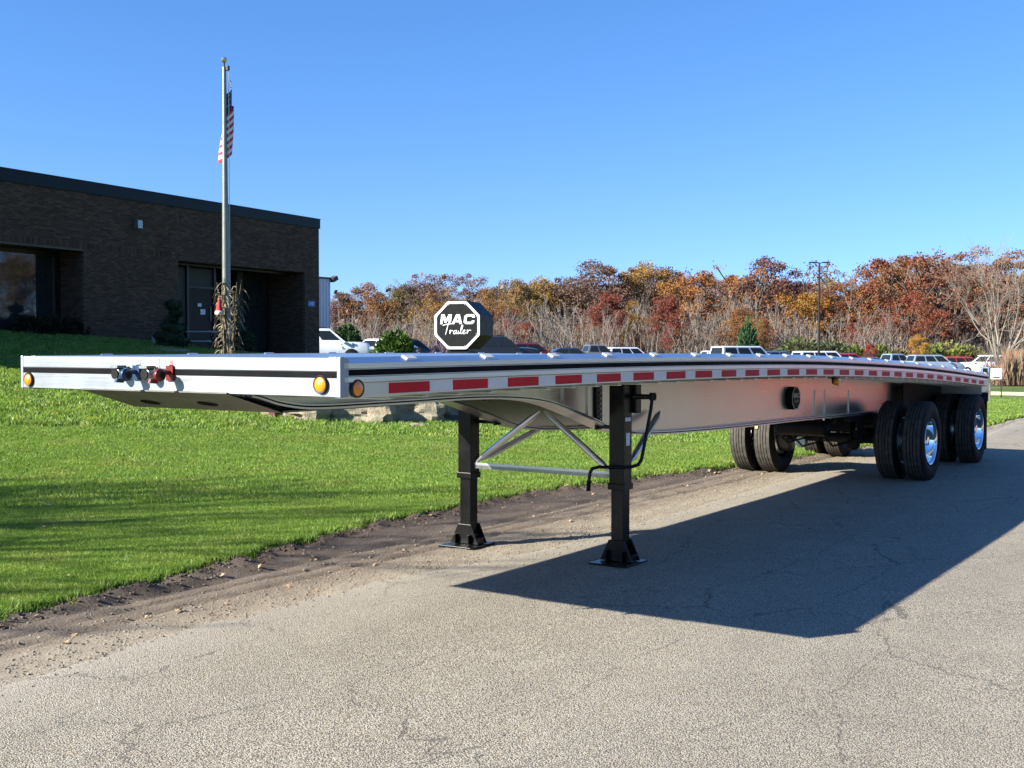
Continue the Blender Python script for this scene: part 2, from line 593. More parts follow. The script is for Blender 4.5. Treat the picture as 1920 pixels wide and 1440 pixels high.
def rock_mat():
    m, nt, b = nodes('sandstone_block')
    v = coords(nt, 'Position')
    f = noise_tex(nt, v, 2.5, 8, .7)
    c = ramp(nt, f, [(.25, (.13, .115, .085)), (.5, (.30, .265, .19)), (.75, (.42, .37, .27))])
    c = mix(nt, ramp(nt, noise_tex(nt, coords(nt, 'Position', (.5, .5, 3)), 2, 4), [(.5, (0, 0, 0)), (.7, (.6, .6, .6))]), c, (.30, .20, .11))
    nt.links.new(c, b.inputs['Base Color']); setp(b, Roughness=.9)
    bump(nt, noise_tex(nt, v, 9, 8, .7), b, 1.0, .08)
    return m


def bark_mat(name, a, c):
    m, nt, b = nodes(name)
    v = coords(nt, 'Position', (3, 3, .6))
    nt.links.new(ramp(nt, noise_tex(nt, v, 2.5, 6, .7), [(.3, a), (.7, c)]), b.inputs['Base Color'])
    setp(b, Roughness=.9)
    return m


def flag_dummy():
    pass


def obj_color_mat(name, rough=.3, coat=.3, metal=0.0):
    m, nt, b = nodes(name)
    oi = nt.nodes.new('ShaderNodeObjectInfo')
    v = coords(nt)
    f = noise_tex(nt, v, 3, 4)
    nt.links.new(mix(nt, 1.0, oi.outputs['Color'], ramp(nt, f, [(.3, (.9, .9, .9)), (.7, (1.05, 1.05, 1.05))]), 'MULTIPLY'), b.inputs['Base Color'])
    setp(b, Roughness=rough, Metallic=metal)
    b.inputs['Coat Weight'].default_value = coat
    b.inputs['Coat Roughness'].default_value = .06
    return m


M['asphalt'] = asphalt()
M['dirt'] = dirt()
M['turf'] = turf('lawn_turf', (.10, .155, .03), (.165, .235, .05))
M['turf_far'] = turf('rough_turf', (.07, .11, .03), (.13, .17, .05), (.22, .19, .10), .6)
M['blade'] = blade_material()
M['leaves'] = foliage()
M['needles'] = foliage('evergreen_needles', .15, (.6, 1.4))
M['brick'] = brick_mat('dark_brown_brick', (.092, .056, .035), .34, None)
M['mortar'] = plain('mortar', (.125, .092, .066), .95, 0, .12, 5)
M['rock'] = rock_mat()
M['bark_dark'] = bark_mat('dark_bark', (.06, .048, .038), (.15, .125, .10))
M['bark_grey'] = bark_mat('grey_bark', (.11, .092, .078), (.24, .205, .175))
M['bark_pale'] = bark_mat('pale_bark', (.19, .17, .145), (.36, .33, .28))
M['bark_mid'] = bark_mat('weathered_bark', (.14, .12, .095), (.29, .255, .21))
M['carpaint'] = obj_color_mat('car_paint')
M['fascia'] = plain('dark_green_fascia', (.008, .015, .016), .5, 0, .1, spec=.2)
M['concrete'] = plain('kerb_concrete', (.46, .44, .38), .85, 0, .12, 3, .3, 60)
M['kerb_yellow'] = plain('faded_yellow_kerb_paint', (.62, .52, .22), .8, 0, .15, 3, .3, 60)
M['mulch'] = plain('brown_mulch', (.07, .045, .03), .95, 0, .4, 30, .9, 30)
M['sign_black'] = plain('sign_black', (.008, .009, .009), .5, 0, .1, 4, spec=.15)
M['sign_white'] = plain('sign_white', (.85, .85, .85), .4, 0, .03)
M['sign_blue'] = plain('address_blue', (.02, .09, .35), .4, 0, .05)
M['pole_paint'] = plain('flagpole_aluminium', (.20, .215, .19), .38, .45, .1)
M['gold'] = plain('ball_finial', (.75, .72, .62), .2, .9, .05)
M['cornstalk'] = plain('dry_corn_leaf', (.16, .13, .075), .8, 0, .4, 9)
M['rope'] = plain('halyard_rope', (.6, .6, .58), .8)
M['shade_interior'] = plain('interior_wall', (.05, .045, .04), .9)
M['door_brown'] = plain('dark_wood_door', (.03, .02, .014), .5, 0, .2, 4, spec=.15)
M['tinted'] = plain('tinted_pale_panel', (.055, .052, .042), .6, 0, .1, spec=.2)
M['table_grey'] = plain('weathered_table', (.34, .35, .36), .6, 0, .1)
M['siding'] = plain('pale_metal_siding', (.45, .50, .54), .5, .1, .06)
M['hub_dark'] = plain('dark_hub', (.05, .05, .055), .4, .6, .2)
M['tallgrass'] = plain('dry_tall_grass', (.16, .125, .075), .9, 0, .4, 2)
M['deadleaf'] = plain('fallen_leaf', (.36, .24, .13), .7, 0, .5, 3)
M['hat_red'] = plain('red_felt', (.45, .03, .025), .8)
M['cream'] = plain('cream_felt', (.62, .55, .42), .8)
M['pebble'] = plain('gravel_pebble', (.23, .20, .155), .85, 0, .35, 3)
M['pale_tape'] = plain('white_notice', (.7, .72, .74), .6)
M['light_glass'] = plain('headlamp_glass', (.6, .62, .64), .1, .3, .1, spec=.8)
M['tail_red'] = plain('tail_lamp_red', (.4, .015, .015), .2, 0, .1, coat=.5)

random.seed(11)

# ================================================================ SETTING
def frange(a, b, s):
    n = max(1, int(round((b - a) / s)))
    return [a + (b - a) * i / n for i in range(n + 1)]


def sheet(name, xs, ys, fz, mat, keep=None, kind='structure', smooth=True):
    vs = [(x, y, fz(x, y)) for y in ys for x in xs]
    n = len(xs); fs = []
    for j in range(len(ys) - 1):
        for i in range(n - 1):
            if keep and not keep((xs[i] + xs[i + 1]) / 2, (ys[j] + ys[j + 1]) / 2): continue
            fs.append((j * n + i, j * n + i + 1, (j + 1) * n + i + 1, (j + 1) * n + i))
    b = MB(); b.v = vs; b.f = fs; b.m = [0] * len(fs)
    o = b.build(name, mat, None, smooth, fix=False, sharp=False)
    o['kind'] = kind
    return o


def nz(x, y, s=1.0, seed=0.0):
    return noise.noise(Vector((x * s, y * s, seed)))


def lawn_edge(y):
    """x of the ragged edge between the lawn and the muddy verge"""
    base = interp([(-20, -.2), (0, -.22), (2.5, -.55), (4.2, -.86), (7, -.92), (9, -.6), (11, -.15), (14, .2), (18, .7), (22, .95), (40, .95)], y)
    return base + .10 * nz(0, y, 1.3, 3.1) + .07 * nz(0, y, 4.0, 7.7) + .03 * nz(0, y, 11, 1.7)


xs = frange(-1200, -120, 90) + frange(-110, -60, 10) + frange(-58, 30, 2) + frange(40, 1500, 120)
ys = frange(-900, -60, 120) + frange(-50, -22, 7) + frange(-20, 130, 2) + frange(140, 260, 20) + frange(350, 2500, 200)
sheet('ground', xs, ys, lambda x, y: h(x, y) - .10, M['turf_far'])

# lawn, slightly above the verge with a crumbling edge
lx = frange(-60, -26, 2) + frange(-25.2, -4.4, .8)
cols = 22
ly = frange(-24, -3, 1) + frange(-2.75, 16, .125) + frange(16.5, 42, .5)
vs = []; fs = []
N = len(lx) + cols
for y in ly:
    e = lawn_edge(y)
    row = [(x, y, h(x, y) + .045 + .02 * nz(x, y, .7)) for x in lx]
    for i in range(cols):
        t = (i + 1) / cols
        t = 1 - (1 - t) ** 1.6
        x = -4.0 + (e + 4.0) * t
        z = h(x, y) + .045 + .02 * nz(x, y, .7) * (1 - t) + .02 * nz(x, y, 5) * (1 if i < cols - 1 else 0)
        if i == cols - 1: z = -.03
        if i == cols - 2: x = e - .015
        row.append((x, y, z))
    vs += row
for j in range(len(ly) - 1):
    for i in range(N - 1):
        fs.append((j * N + i, j * N + i + 1, (j + 1) * N + i + 1, (j + 1) * N + i))
b = MB(); b.v = vs; b.f = fs; b.m = [0] * len(fs)
lawn = b.build('lawn', M['turf'], None, True, fix=False, sharp=False); lawn['kind'] = 'structure'


def verge_z(x, y):
    z = .004
    w = sstep(1.25, .95, x)
    # two tyre ruts and the crumbled bank under the turf
    z -= .030 * w * math.exp(-((x - (-.06 + .1 * nz(0, y, .3))) / .07) ** 2)
    z -= .026 * w * math.exp(-((x - (.20 + .1 * nz(3, y, .3))) / .022) ** 2)
    z -= .026 * w * math.exp(-((x - (.46 + .12 * nz(5, y, .25))) / .03) ** 2)
    e = lawn_edge(y)
    z += .03 * math.exp(-((x - e - .12) / .12) ** 2) * (1 + 1.6 * nz(x, y, 6))
    z += w * (.010 * nz(x, y, 3) + .008 * nz(x, y, 9) + .005 * nz(x, y, 25) * (1 if y < 10 else 0))
    return z - .012 * (1 - w)


sheet('muddy_verge', frange(-1.5, 1.7, .035), frange(-14, 9, .05) + frange(9.15, 38, .18), verge_z, M['dirt'])


def pave_edge(y):
    return interp([(-20, 1.15), (-.8, 1.02), (.3, .87), (2.2, .88), (3.9, 1.15), (6.4, 1.13), (8.7, 1.02), (10.8, .95), (16, 1.2), (20, 1.42), (23, 1.12), (27.5, .77), (38, .6)], y) + .05 * nz(0, y, .9, 2) + .03 * nz(0, y, 3, 5)


rys = frange(-30, -4, 1) + frange(-3.8, 20, .2) + frange(21, 70, 1)
vs = []; fs = []
for y in rys:
    e = pave_edge(y) if y < 40 else -2
    for i in range(30):
        t = i / 29
        x = e + (10.5 - e) * t ** 1.7
        z = .012 + .006 * nz(x, y, .5) - (.024, .014, .006, .002)[i] if i < 4 else .012 + .006 * nz(x, y, .5)
        vs.append((x, y, z))
for j in range(len(rys) - 1):
    for i in range(29):
        fs.append((j * 30 + i, j * 30 + i + 1, (j + 1) * 30 + i + 1, (j + 1) * 30 + i))
b = MB(); b.v = vs; b.f = fs; b.m = [0] * len(fs)
road = b.build('road', M['asphalt'], None, True, fix=False, sharp=False); road['kind'] = 'structure'

# drive that turns off to the car park, with its kerb, and the car park itself
sheet('side_drive', frange(-22, 1.6, .8), frange(37.6, 40.4, .7), lambda x, y: h(x, y) + .02, M['asphalt'])
kb = MB()
for i in range(28):
    x0 = -22 + i * .9; x1 = x0 + .892
    z = h((x0 + x1) / 2, 40.5)
    kb = MB(); kb.bx(x0, x1, 40.42, 40.60, z - .1, z + .15)
    if i == 0:
        kerb = kb.build('kerb', M['kerb_yellow'], None, bevel=.015)
        tag(kerb, 'faded yellow kerb running along the far side of the side drive', 'kerb')
    else:
        kb.build('kerb_stone', M['kerb_yellow'], kerb, bevel=.015)
sheet('car_park', frange(-75, -13.5, 1.5), frange(38.0, 116, 2), lambda x, y: h(x, y) + .03, M['asphalt'])

# ================================================================ TRAILER
W = 2.59
TOP = smooth_tab([(0, 1.610), (1.5, 1.617), (3, 1.620), (5, 1.612), (7, 1.588), (9.8, 1.512), (11.9, 1.427), (14.35, 1.300)], 120)
BOT = smooth_tab([(0, 1.446), (.14, 1.435), (.33, 1.385), (.57, 1.355), (1.2, 1.352), (2.3, 1.350), (3.0, 1.297), (3.6, 1.155), (4.1, 1.020), (4.67, .962), (6.3, .918), (8.2, .898), (11.4, .848), (12.4, .86), (14.3, .93)], 300)
LEN = 14.35
zt = lambda y: interp(TOP, y)
zb = lambda y: interp(BOT, y)
YS = frange(0, LEN, .12)

trailer = empty('flatbed_trailer', (1.295, 7.0, 0), 'long silver aluminium flatbed trailer parked on black landing legs across the road edge', 'trailer')
T = dict(parent=trailer, world_=True)


def side(sgn):
    """x measured inward from the outer face"""
    return (lambda d: W - d) if sgn > 0 else (lambda d: d)


for sgn in (1, -1):
    X = side(sgn)
    # extruded side rail: sloped top lip, flat face with two beads, bottom return
    def sect(y, X=X):
        z = zt(y)
        return [(X(d), z + dz) for d, dz in ((.10, .030), (.055, .030), (.006, .004), (0, 0), (0, -.024), (.004, -.028), (.004, -.064), (0, -.068), (0, -.092), (.008, -.096), (.03, -.096), (.03, -.110), (.10, -.110))]
    b = MB(); b.sweep(sect, [.03] + YS[1:]); b.build('side_rail', M['alu_rail'], smooth=True, sharp=20, **T)
    def sect(y, X=X):
        z = zt(y)
        return [(X(.0055), z - .031), (X(.0015), z - .031), (X(.0015), z - .061), (X(.0055), z - .061)]
    b = MB(); b.sweep(sect, [.012] + YS[1:]); b.build('black_stripe', M['stripe'], smooth=True, sharp=20, **T)
    def sect(y, X=X):
        z = zt(y)
        return [(X(.010), z - .098), (X(.010), z - .166), (X(.014), z - .170), (X(.06), z - .170), (X(.06), z - .162), (X(.018), z - .160), (X(.018), z - .098)]
    b = MB(); b.sweep(sect, [.03] + YS[1:]); b.build('side_skirt', M['alu'], smooth=True, sharp=20, **T)

# reflective tape, red and white blocks along the skirt
def strip(y0, y1, x, dz0, dz1, name, mat, th=.0015):
    b = MB()
    yy = frange(y0, y1, .12)
    b.sweep(lambda y: [(x, zt(y) - dz0), (x + th, zt(y) - dz0), (x + th, zt(y) - dz1), (x, zt(y) - dz1)], yy)
    return b.build(name, mat, **T)


reds = [(.371, .702), (.909, 1.236), (1.44, 1.768), (1.964, 2.282), (2.482, 2.803), (2.988, 3.295), (3.5, 3.814), (3.993, 4.298), (4.484, 4.774)]
y = 4.97
while y < 14.0:
    reds.append((y, y + .30)); y += .487
prev = .26
for i, (a, c) in enumerate(reds):
    strip(a, c, W - .010, .103, .157, 'red_reflector', M['red_reflective'])
    nxt = reds[i + 1][0] if i + 1 < len(reds) else 14.2
    strip(c + .004, nxt - .004, W - .010, .103, .157, 'white_reflector', M['white_reflective'])
# amber side lamps
def round_lamp(loc, axis, r=.042):
    """grommet with lens; axis 'X' faces +x, 'Y' faces -y"""
    g = MB(); l = MB()
    if axis == 'X':
        g.lathe([(-.01, r * .6), (-.01, r), (.010, r), (.014, r * .94), (.012, r * .82), (.006, r * .8), (.006, 0.001)], loc, 'X', 28)
        l.lathe([(.007, r * .79), (.012, r * .78), (.018, r * .6), (.021, r * .3), (.022, .0005)], loc, 'X', 24)
    else:
        f = lambda p: [(-a, q) for a, q in p]
        g.lathe(f([(-.01, r * .6), (-.01, r), (.010, r), (.014, r * .94), (.012, r * .82), (.006, r * .8), (.006, 0.001)]), loc, 'Y', 28)
        l.lathe(f([(.007, r * .79), (.012, r * .78), (.018, r * .6), (.021, r * .3), (.022, .0005)]), loc, 'Y', 24)
    go = g.build('marker_lamp', M['rubber_seal'], smooth=True, **T)
    l.build('lens', M['amber'], parent=go, world_=True, smooth=True)
    return go


round_lamp((W - .008, .125, 1.486), 'X', .046)
round_lamp((.085, -.002, 1.498), 'Y', .042)
round_lamp((2.470, -.002, 1.507), 'Y', .046)
# mid-ship turn lamp under the skirt, on its bracket
b = MB(); b.bx(W - .09, W - .02, 7.27, 7.45, 1.388, 1.398); b.prism([(0, 0), (.12, 0), (.08, -.06), (.03, -.06)], (W - .06, 7.30, 1.39), (0, 1, 0), (0, 0, 1), (.01, 0, 0))
lb = b.build('lamp_bracket', M['black_matt'], **T)
b = MB(); b.lathe([(-.03, .02), (-.02, .035), (.02, .038), (.03, .034), (.036, .001)], (W - .03, 7.37, 1.352), 'X', 20)
b.build('turn_lamp', M['amber'], parent=lb, world_=True, smooth=True)

# lugs on the rail's top lip
ty = [.29, .57, 1.27, 1.99, 2.67, 3.36, 4.05, 4.71, 5.35, 5.98, 6.6]
while ty[-1] < 13.9: ty.append(ty[-1] + .64)
for sgn in (1, -1):
    X = side(sgn)
    for y in ty[1:]:
        b = MB(); z = zt(y)
        b.prism([(-.055, 0), (.055, 0), (.04, .014), (-.04, .014)], (X(.016), y, z + .006), (0, 1, 0), (0, 0, 1), (X(.05) - X(.012), 0, .018))
        b.build('tie_down_lug', M['lug'], **T)

# deck planks
npl = 9
x0, x1 = .102, W - .102
for i in range(npl):
    a = x0 + (x1 - x0) * i / npl; c = x0 + (x1 - x0) * (i + 1) / npl - .004
    b = MB()
    rib = []
    n = 6
    for k in range(n):
        u0 = a + (c - a) * k / n; u1 = a + (c - a) * (k + 1) / n
        rib += [(u0 + .001, 0), (u1 - .008, 0), (u1 - .006, -.004), (u1 - .001, -.004)]
    def sect(y, rib=rib, a=a, c=c):
        z = zt(y) + .026
        return [(x, z + d) for x, d in rib] + [(c, z - .035), (a, z - .035)]
    b.sweep(sect, frange(.06, LEN - .02, .3)); b.build('deck_plank', M['alu_deck'], **T)

# front rail: lip, black stripe groove, flat apron
b = MB()
pro = [(0, 1.632), (0, 1.574), (.004, 1.571), (.004, 1.541), (0, 1.538), (0, 1.450), (.012, 1.446), (.06, 1.446), (.06, 1.632), (.02, 1.638), (.004, 1.637)]
b.prism([(p[0], p[1]) for p in pro], (0, 0, 0), (0, 1, 0), (0, 0, 1), (W, 0, 0))
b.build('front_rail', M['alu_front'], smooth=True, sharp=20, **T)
b = MB(); b.bx(.004, W - .004, -.0008, .0045, 1.5405, 1.5705); b.build('black_stripe', M['stripe'], **T)
for x in (-.004, W - .02):
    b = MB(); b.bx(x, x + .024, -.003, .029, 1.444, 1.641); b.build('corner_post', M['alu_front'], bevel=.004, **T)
# small faint seams of extrusion on the apron
for z in (1.600, 1.520):
    b = MB(); b.bx(.02, W - .02, -.0012, .001, z, z + .0015); b.build('extrusion_seam', M['alu'], **T)

# notice plate and couplings on the front rail
b = MB(); b.bx(1.175, 1.275, -.004, -.0005, 1.568, 1.628); pl = b.build('notice_plate', M['sign_white'], **T)
for x in (1.19, 1.26):
    b = MB(); b.lathe([(-.007, .001), (-.0065, .004), (-.004, .0045)], (x, 0, 1.621), 'Y', 10); b.build('rivet', M['zinc'], parent=pl, world_=True)
for x, m in ((1.098, 'sticker_grey'), (1.372, 'sticker_red')):
    if m == 'sticker_grey': mm = plain(m, (.35, .35, .38), .5)
    else: mm = plain(m, (.5, .14, .14), .5)
    b = MB(); b.prism([(-.013, -.004), (.013, -.004), (.013, .008), (.008, .018), (0, .022), (-.008, .018), (-.013, .008)], (x, -.0005, 1.600), (1, 0, 0), (0, 0, 1), (0, -.0015, 0))
    st = b.build('round_sticker', mm, **T)
    b = MB(); b.prism([(-.024, -.02), (-.014, -.006), (.014, -.006), (.024, -.02), (.012, -.013), (-.012, -.013)], (x, -.0005, 1.600), (1, 0, 0), (0, 0, 1), (0, -.003, 0))
    b.build('dark_band', M['stripe'], parent=st, world_=True)


def gladhand(x, col, z=1.545):
    g = MB()
    g.bx(x - .025, x + .03, -.012, 0, z - .035, z + .045)
    g.tube([(x, -.01, z + .01), (x, -.05, z + .012), (x + .004, -.075, z)], [.014, .016, .02], 10)
    g.lathe([(-.02, .001), (-.02, .03), (-.008, .036), (.006, .034), (.012, .024), (.014, .001)], (x + .018, -.085, z - .004), 'X', 20)
    g.prism([(-.03, -.01), (.02, -.014), (.03, .004), (-.02, .012)], (x - .01, -.115, z - .035), (0, 1, 0), (0, 0, 1), (.018, 0, 0))
    go = g.build('gladhand', M[col], smooth=True, **T)
    s = MB(); s.lathe([(-.001, .001), (.004, .018), (.008, .02), (.010, .012), (.011, .001)], (x + .032, -.085, z - .004), 'X', 18)
    s.build('rubber_seal', M['rubber'], parent=go, world_=True, smooth=True)
    return go


gladhand(1.085, 'blue_paint')
gladhand(1.365, 'red_paint')
for x in (.985, 1.235):
    g = MB(); z = 1.545
    g.bx(x - .032, x + .032, -.008, 0, z - .04, z + .04)
    g.lathe([(-.0, .03), (-.02, .034), (-.065, .032), (-.068, .026), (-.05, .024), (-.05, .001)], (x, 0, z), 'Y', 24)
    g.prism([(-.03, .03), (.03, .03), (.034, .045), (-.034, .045)], (x, -.02, z), (1, 0, 0), (0, 0, 1), (0, -.06, 0))
    so = g.build('socket', M['zinc'], smooth=True, **T)
    s = MB(); s.lathe([(-.050, .001), (-.074, .001), (-.074, .029), (-.066, .0295)], (x, 0, z - .002), 'Y', 20)
    s.build('socket_cap', M['rubber'], parent=so, world_=True, smooth=True)
    if x > 1.1:
        s = MB(); s.lathe([(-.001, .045), (-.004, .052), (-.006, .050)], (x, 0, z), 'Y', 24); s.build('socket_ring', M['white_paint'], parent=so, world_=True)

# coupler plate with sloped front lip and two slots
b = MB()
A = [(.597, .0, 1.458), (1.813, .0, 1.460), (1.82, .003, 1.447), (.59, .003, 1.445)]
b.add([(.597, .061, 1.4455), (1.813, .061, 1.4455), (1.813, -.012, 1.4565), (.597, -.012, 1.4565), (1.813, -.012, 1.448), (.597, -.012, 1.448)], [(3, 2, 1, 0), (5, 4, 2, 3)])
# slope
def P(u, v):      # u across, v down the slope
    xl = .60 + .02 * v; xr = 1.82 + .03 * v
    return (xl + (xr - xl) * u, -.012 + .36 * v, 1.447 - .112 * v)
n = 24; rows = 12
grid = [[P(i / n, j / rows) for i in range(n + 1)] for j in range(rows + 1)]
vs = [p for r in grid for p in r]
fs = []
for j in range(rows):
    for i in range(n):
        fs.append((j * (n + 1) + i, j * (n + 1) + i + 1, (j + 1) * (n + 1) + i + 1, (j + 1) * (n + 1) + i))
b.add(vs, fs)
b.add([(.62, .348, 1.335), (1.85, .348, 1.335), (1.85, 1.3, 1.335), (.62, 1.3, 1.335), (.62, .348, 1.345), (1.85, .348, 1.345), (1.85, 1.3, 1.345), (.62, 1.3, 1.345)], [(0, 1, 2, 3), (4, 7, 6, 5), (1, 5, 6, 2), (0, 3, 7, 4), (3, 2, 6, 7)])
cp = b.build('coupler_plate', M['plate_grey'], fix=False, **T)
for u, v in ((.25, .64), (.66, .60)):
    c = Vector(P(u, v)); ex = Vector((1, 0, 0)); ey = (Vector(P(u, 1)) - Vector(P(u, 0))).normalized()
    nrm = ex.cross(ey).normalized()
    if nrm.y > 0: nrm = -nrm
    b = MB(); b.prism([(.07 * math.cos(t), .045 * math.sin(t)) for t in [2 * PI * k / 20 for k in range(20)]], c + nrm * .002, ex, ey, nrm * .002)
    b.build('lightening_hole', M['stripe'], parent=cp, world_=True)

# main beams
fine = frange(.0, 5, .06) + frange(5.15, LEN - .25, .15)
for xw, sg in ((1.770, 1), (.820, -1)):
    topz = lambda y: zt(y) - .125
    b = MB(); b.sweep(lambda y: [(xw - .006, topz(y)), (xw + .006, topz(y)), (xw + .006, zb(y) + .018), (xw - .006, zb(y) + .018)], [q for q in fine if q >= .12])
    bm_ = b.build('main_beam', M['alu_web'], smooth=True, sharp=30, **T)
    b = MB(); b.sweep(lambda y: [(xw - .085, zb(y) + .018), (xw + .085, zb(y) + .018), (xw + .085, zb(y) + .010), (xw - .085, zb(y) + .010)], [q for q in fine if q >= .10])
    b.build('upper_flange', M['alu'], parent=bm_, world_=True, smooth=True, sharp=30)
    b = MB(); b.sweep(lambda y: [(xw - .078, zb(y) + .0095), (xw + .078, zb(y) + .0095), (xw + .078, zb(y) + .002), (xw - .078, zb(y) + .002)], [q for q in fine if q >= .10])
    b.build('flange_joint', M['stripe'], parent=bm_, world_=True)
    b = MB(); b.sweep(lambda y: [(xw - .09, zb(y) + .001), (xw + .09, zb(y) + .001), (xw + .09, zb(y) - .010), (xw - .09, zb(y) - .010)], [q for q in fine if q >= .10])
    b.build('lower_flange', M['alu'], parent=bm_, world_=True, smooth=True, sharp=30)
    # upper web strap
    s0 = xw + .006 * sg; s1 = xw + .011 * sg
    b = MB(); b.sweep(lambda y: [(s0, zt(y) - .16), (s1, zt(y) - .16), (s1, zt(y) - .325 - .0 * y), (s0, zt(y) - .325)], [q for q in fine if q >= 4.25])
    b.build('web_strap', M['alu_web'], parent=bm_, world_=True, smooth=True, sharp=30)
    for y in ((3.35, 3.72, 8.95, 9.3, 10.2) if sg > 0 else (3.2, 3.98)):
        b = MB(); b.bx(xw + .0065 * sg, xw + .018 * sg, y, y + (.012 if y < 8 else .004), zb(y) + .02, zt(y) - .33 if y > 4 else zt(y) - .17)
        b.build('stiffener', M['alu'], parent=bm_, world_=True)
    if sg > 0:
        for k in range(9):
            b = MB(); b.lathe([(0, .011), (.008, .010), (.010, .001)], (xw + .031, 3.885, 1.08 + k * .042), 'X', 8)
            b.build('bolt', M['zinc'], parent=bm_, world_=True)

# cross members
y = .42
while y < LEN - .2:
    z = zt(y)
    b = MB()
    b.bx(.05, W - .05, y - .03, y + .03, z - .112, z - .118); b.bx(.05, W - .05, y - .003, y + .003, z - .118, z - .184); b.bx(.05, W - .05, y - .03, y + .03, z - .184, z - .19)
    b.build('cross_member', M['alu'], **T)
    y += .305

# small octagonal badge on the beam
def octagon(r, k=.4142):
    return [(r, r * k), (r * k, r), (-r * k, r), (-r, r * k), (-r, -r * k), (-r * k, -r), (r * k, -r), (r, -r * k)]


def text_mesh(body, size, extrude, offset=.0, shear=0.0, spacing=1.0):
    cu = bpy.data.curves.new('lettering', 'FONT')
    cu.body = body; cu.size = size; cu.extrude = extrude; cu.offset = offset; cu.shear = shear
    cu.space_character = spacing; cu.align_x = 'CENTER'; cu.align_y = 'CENTER'
    o = bpy.data.objects.new('tmp', cu); COL.objects.link(o)
    dg = bpy.context.evaluated_depsgraph_get(); dg.update()
    me = bpy.data.meshes.new_from_object(o.evaluated_get(dg))
    bpy.data.objects.remove(o)
    return me


def place_mesh(me, name, mat, parent, o, ex, ey, ez, scale=(1, 1, 1)):
    """place a lettering mesh drawn in XY on the plane (ex, ey)"""
    ex = Vector(ex); ey = Vector(ey); ez = Vector(ez); o = Vector(o)
    base = parent.location.copy() if parent else Vector()
    q = parent.parent if parent else None
    while q is not None: base += q.location; q = q.parent
    for v in me.vertices:
        c = v.co.copy()
        v.co = o + ex * c.x * scale[0] + ey * c.y * scale[1] + ez * c.z * scale[2] - base
    me.materials.clear(); me.materials.append(mat)
    ob = bpy.data.objects.new(name, me); COL.objects.link(ob); ob.parent = parent
    return ob


# hand-drawn script strokes of the word under the emblem (one pen line per letter)
SCRIPT = [
    [(-1.02, .34), (-.72, .40), (-.36, .44)],                                              # T bar
    [(-.66, .40), (-.74, .1), (-.84, -.22)],                                              # T stem
    [(-.58, -.02), (-.52, .05), (-.56, -.16), (-.50, -.02), (-.42, .04), (-.37, .0)],       # r
    [(-.16, .03), (-.26, .02), (-.33, -.10), (-.26, -.17), (-.15, -.06), (-.13, .03), (-.16, -.12), (-.10, -.16), (-.03, -.08)],   # a
    [(-.01, .03), (-.04, -.12), (.02, -.16), (.09, -.08)],                                  # i
    [(.09, -.08), (.24, .22), (.24, .34), (.18, .28), (.12, -.04), (.16, -.16), (.25, -.10)],   # l
    [(.25, -.10), (.36, -.02), (.38, .05), (.30, .03), (.27, -.09), (.33, -.17), (.45, -.09)],  # e
    [(.50, .0), (.56, .06), (.52, -.15), (.58, -.02), (.68, .05), (.76, .03)],              # r
]


def smooth_line(pts, n=6):
    out = []
    for i in range(len(pts) - 1):
        p0 = pts[max(0, i - 1)]; p1 = pts[i]; p2 = pts[i + 1]; p3 = pts[min(len(pts) - 1, i + 2)]
        for j in range(n):
            t = j / n
            out.append(tuple(.5 * (2 * p1[k] + (p2[k] - p0[k]) * t + (2 * p0[k] - 5 * p1[k] + 4 * p2[k] - p3[k]) * t * t + (3 * p1[k] - p0[k] - 3 * p2[k] + p3[k]) * t ** 3) for k in (0, 1)))
    out.append(pts[-1])
    return out


def script_word(parent, o, ex, ey, ez, s, pen, mat):
    b = MB()
    o = Vector(o); ex = Vector(ex); ey = Vector(ey); ez = Vector(ez)
    for st in SCRIPT:
        pp = smooth_line(st)
        b.tube([o + ex * p[0] * s + ey * p[1] * s for p in pp], [pen * (.75 + .5 * math.sin(PI * i / (len(pp) - 1))) for i in range(len(pp))], 6)
    return b.build('script_lettering', mat, parent=parent, world_=True)


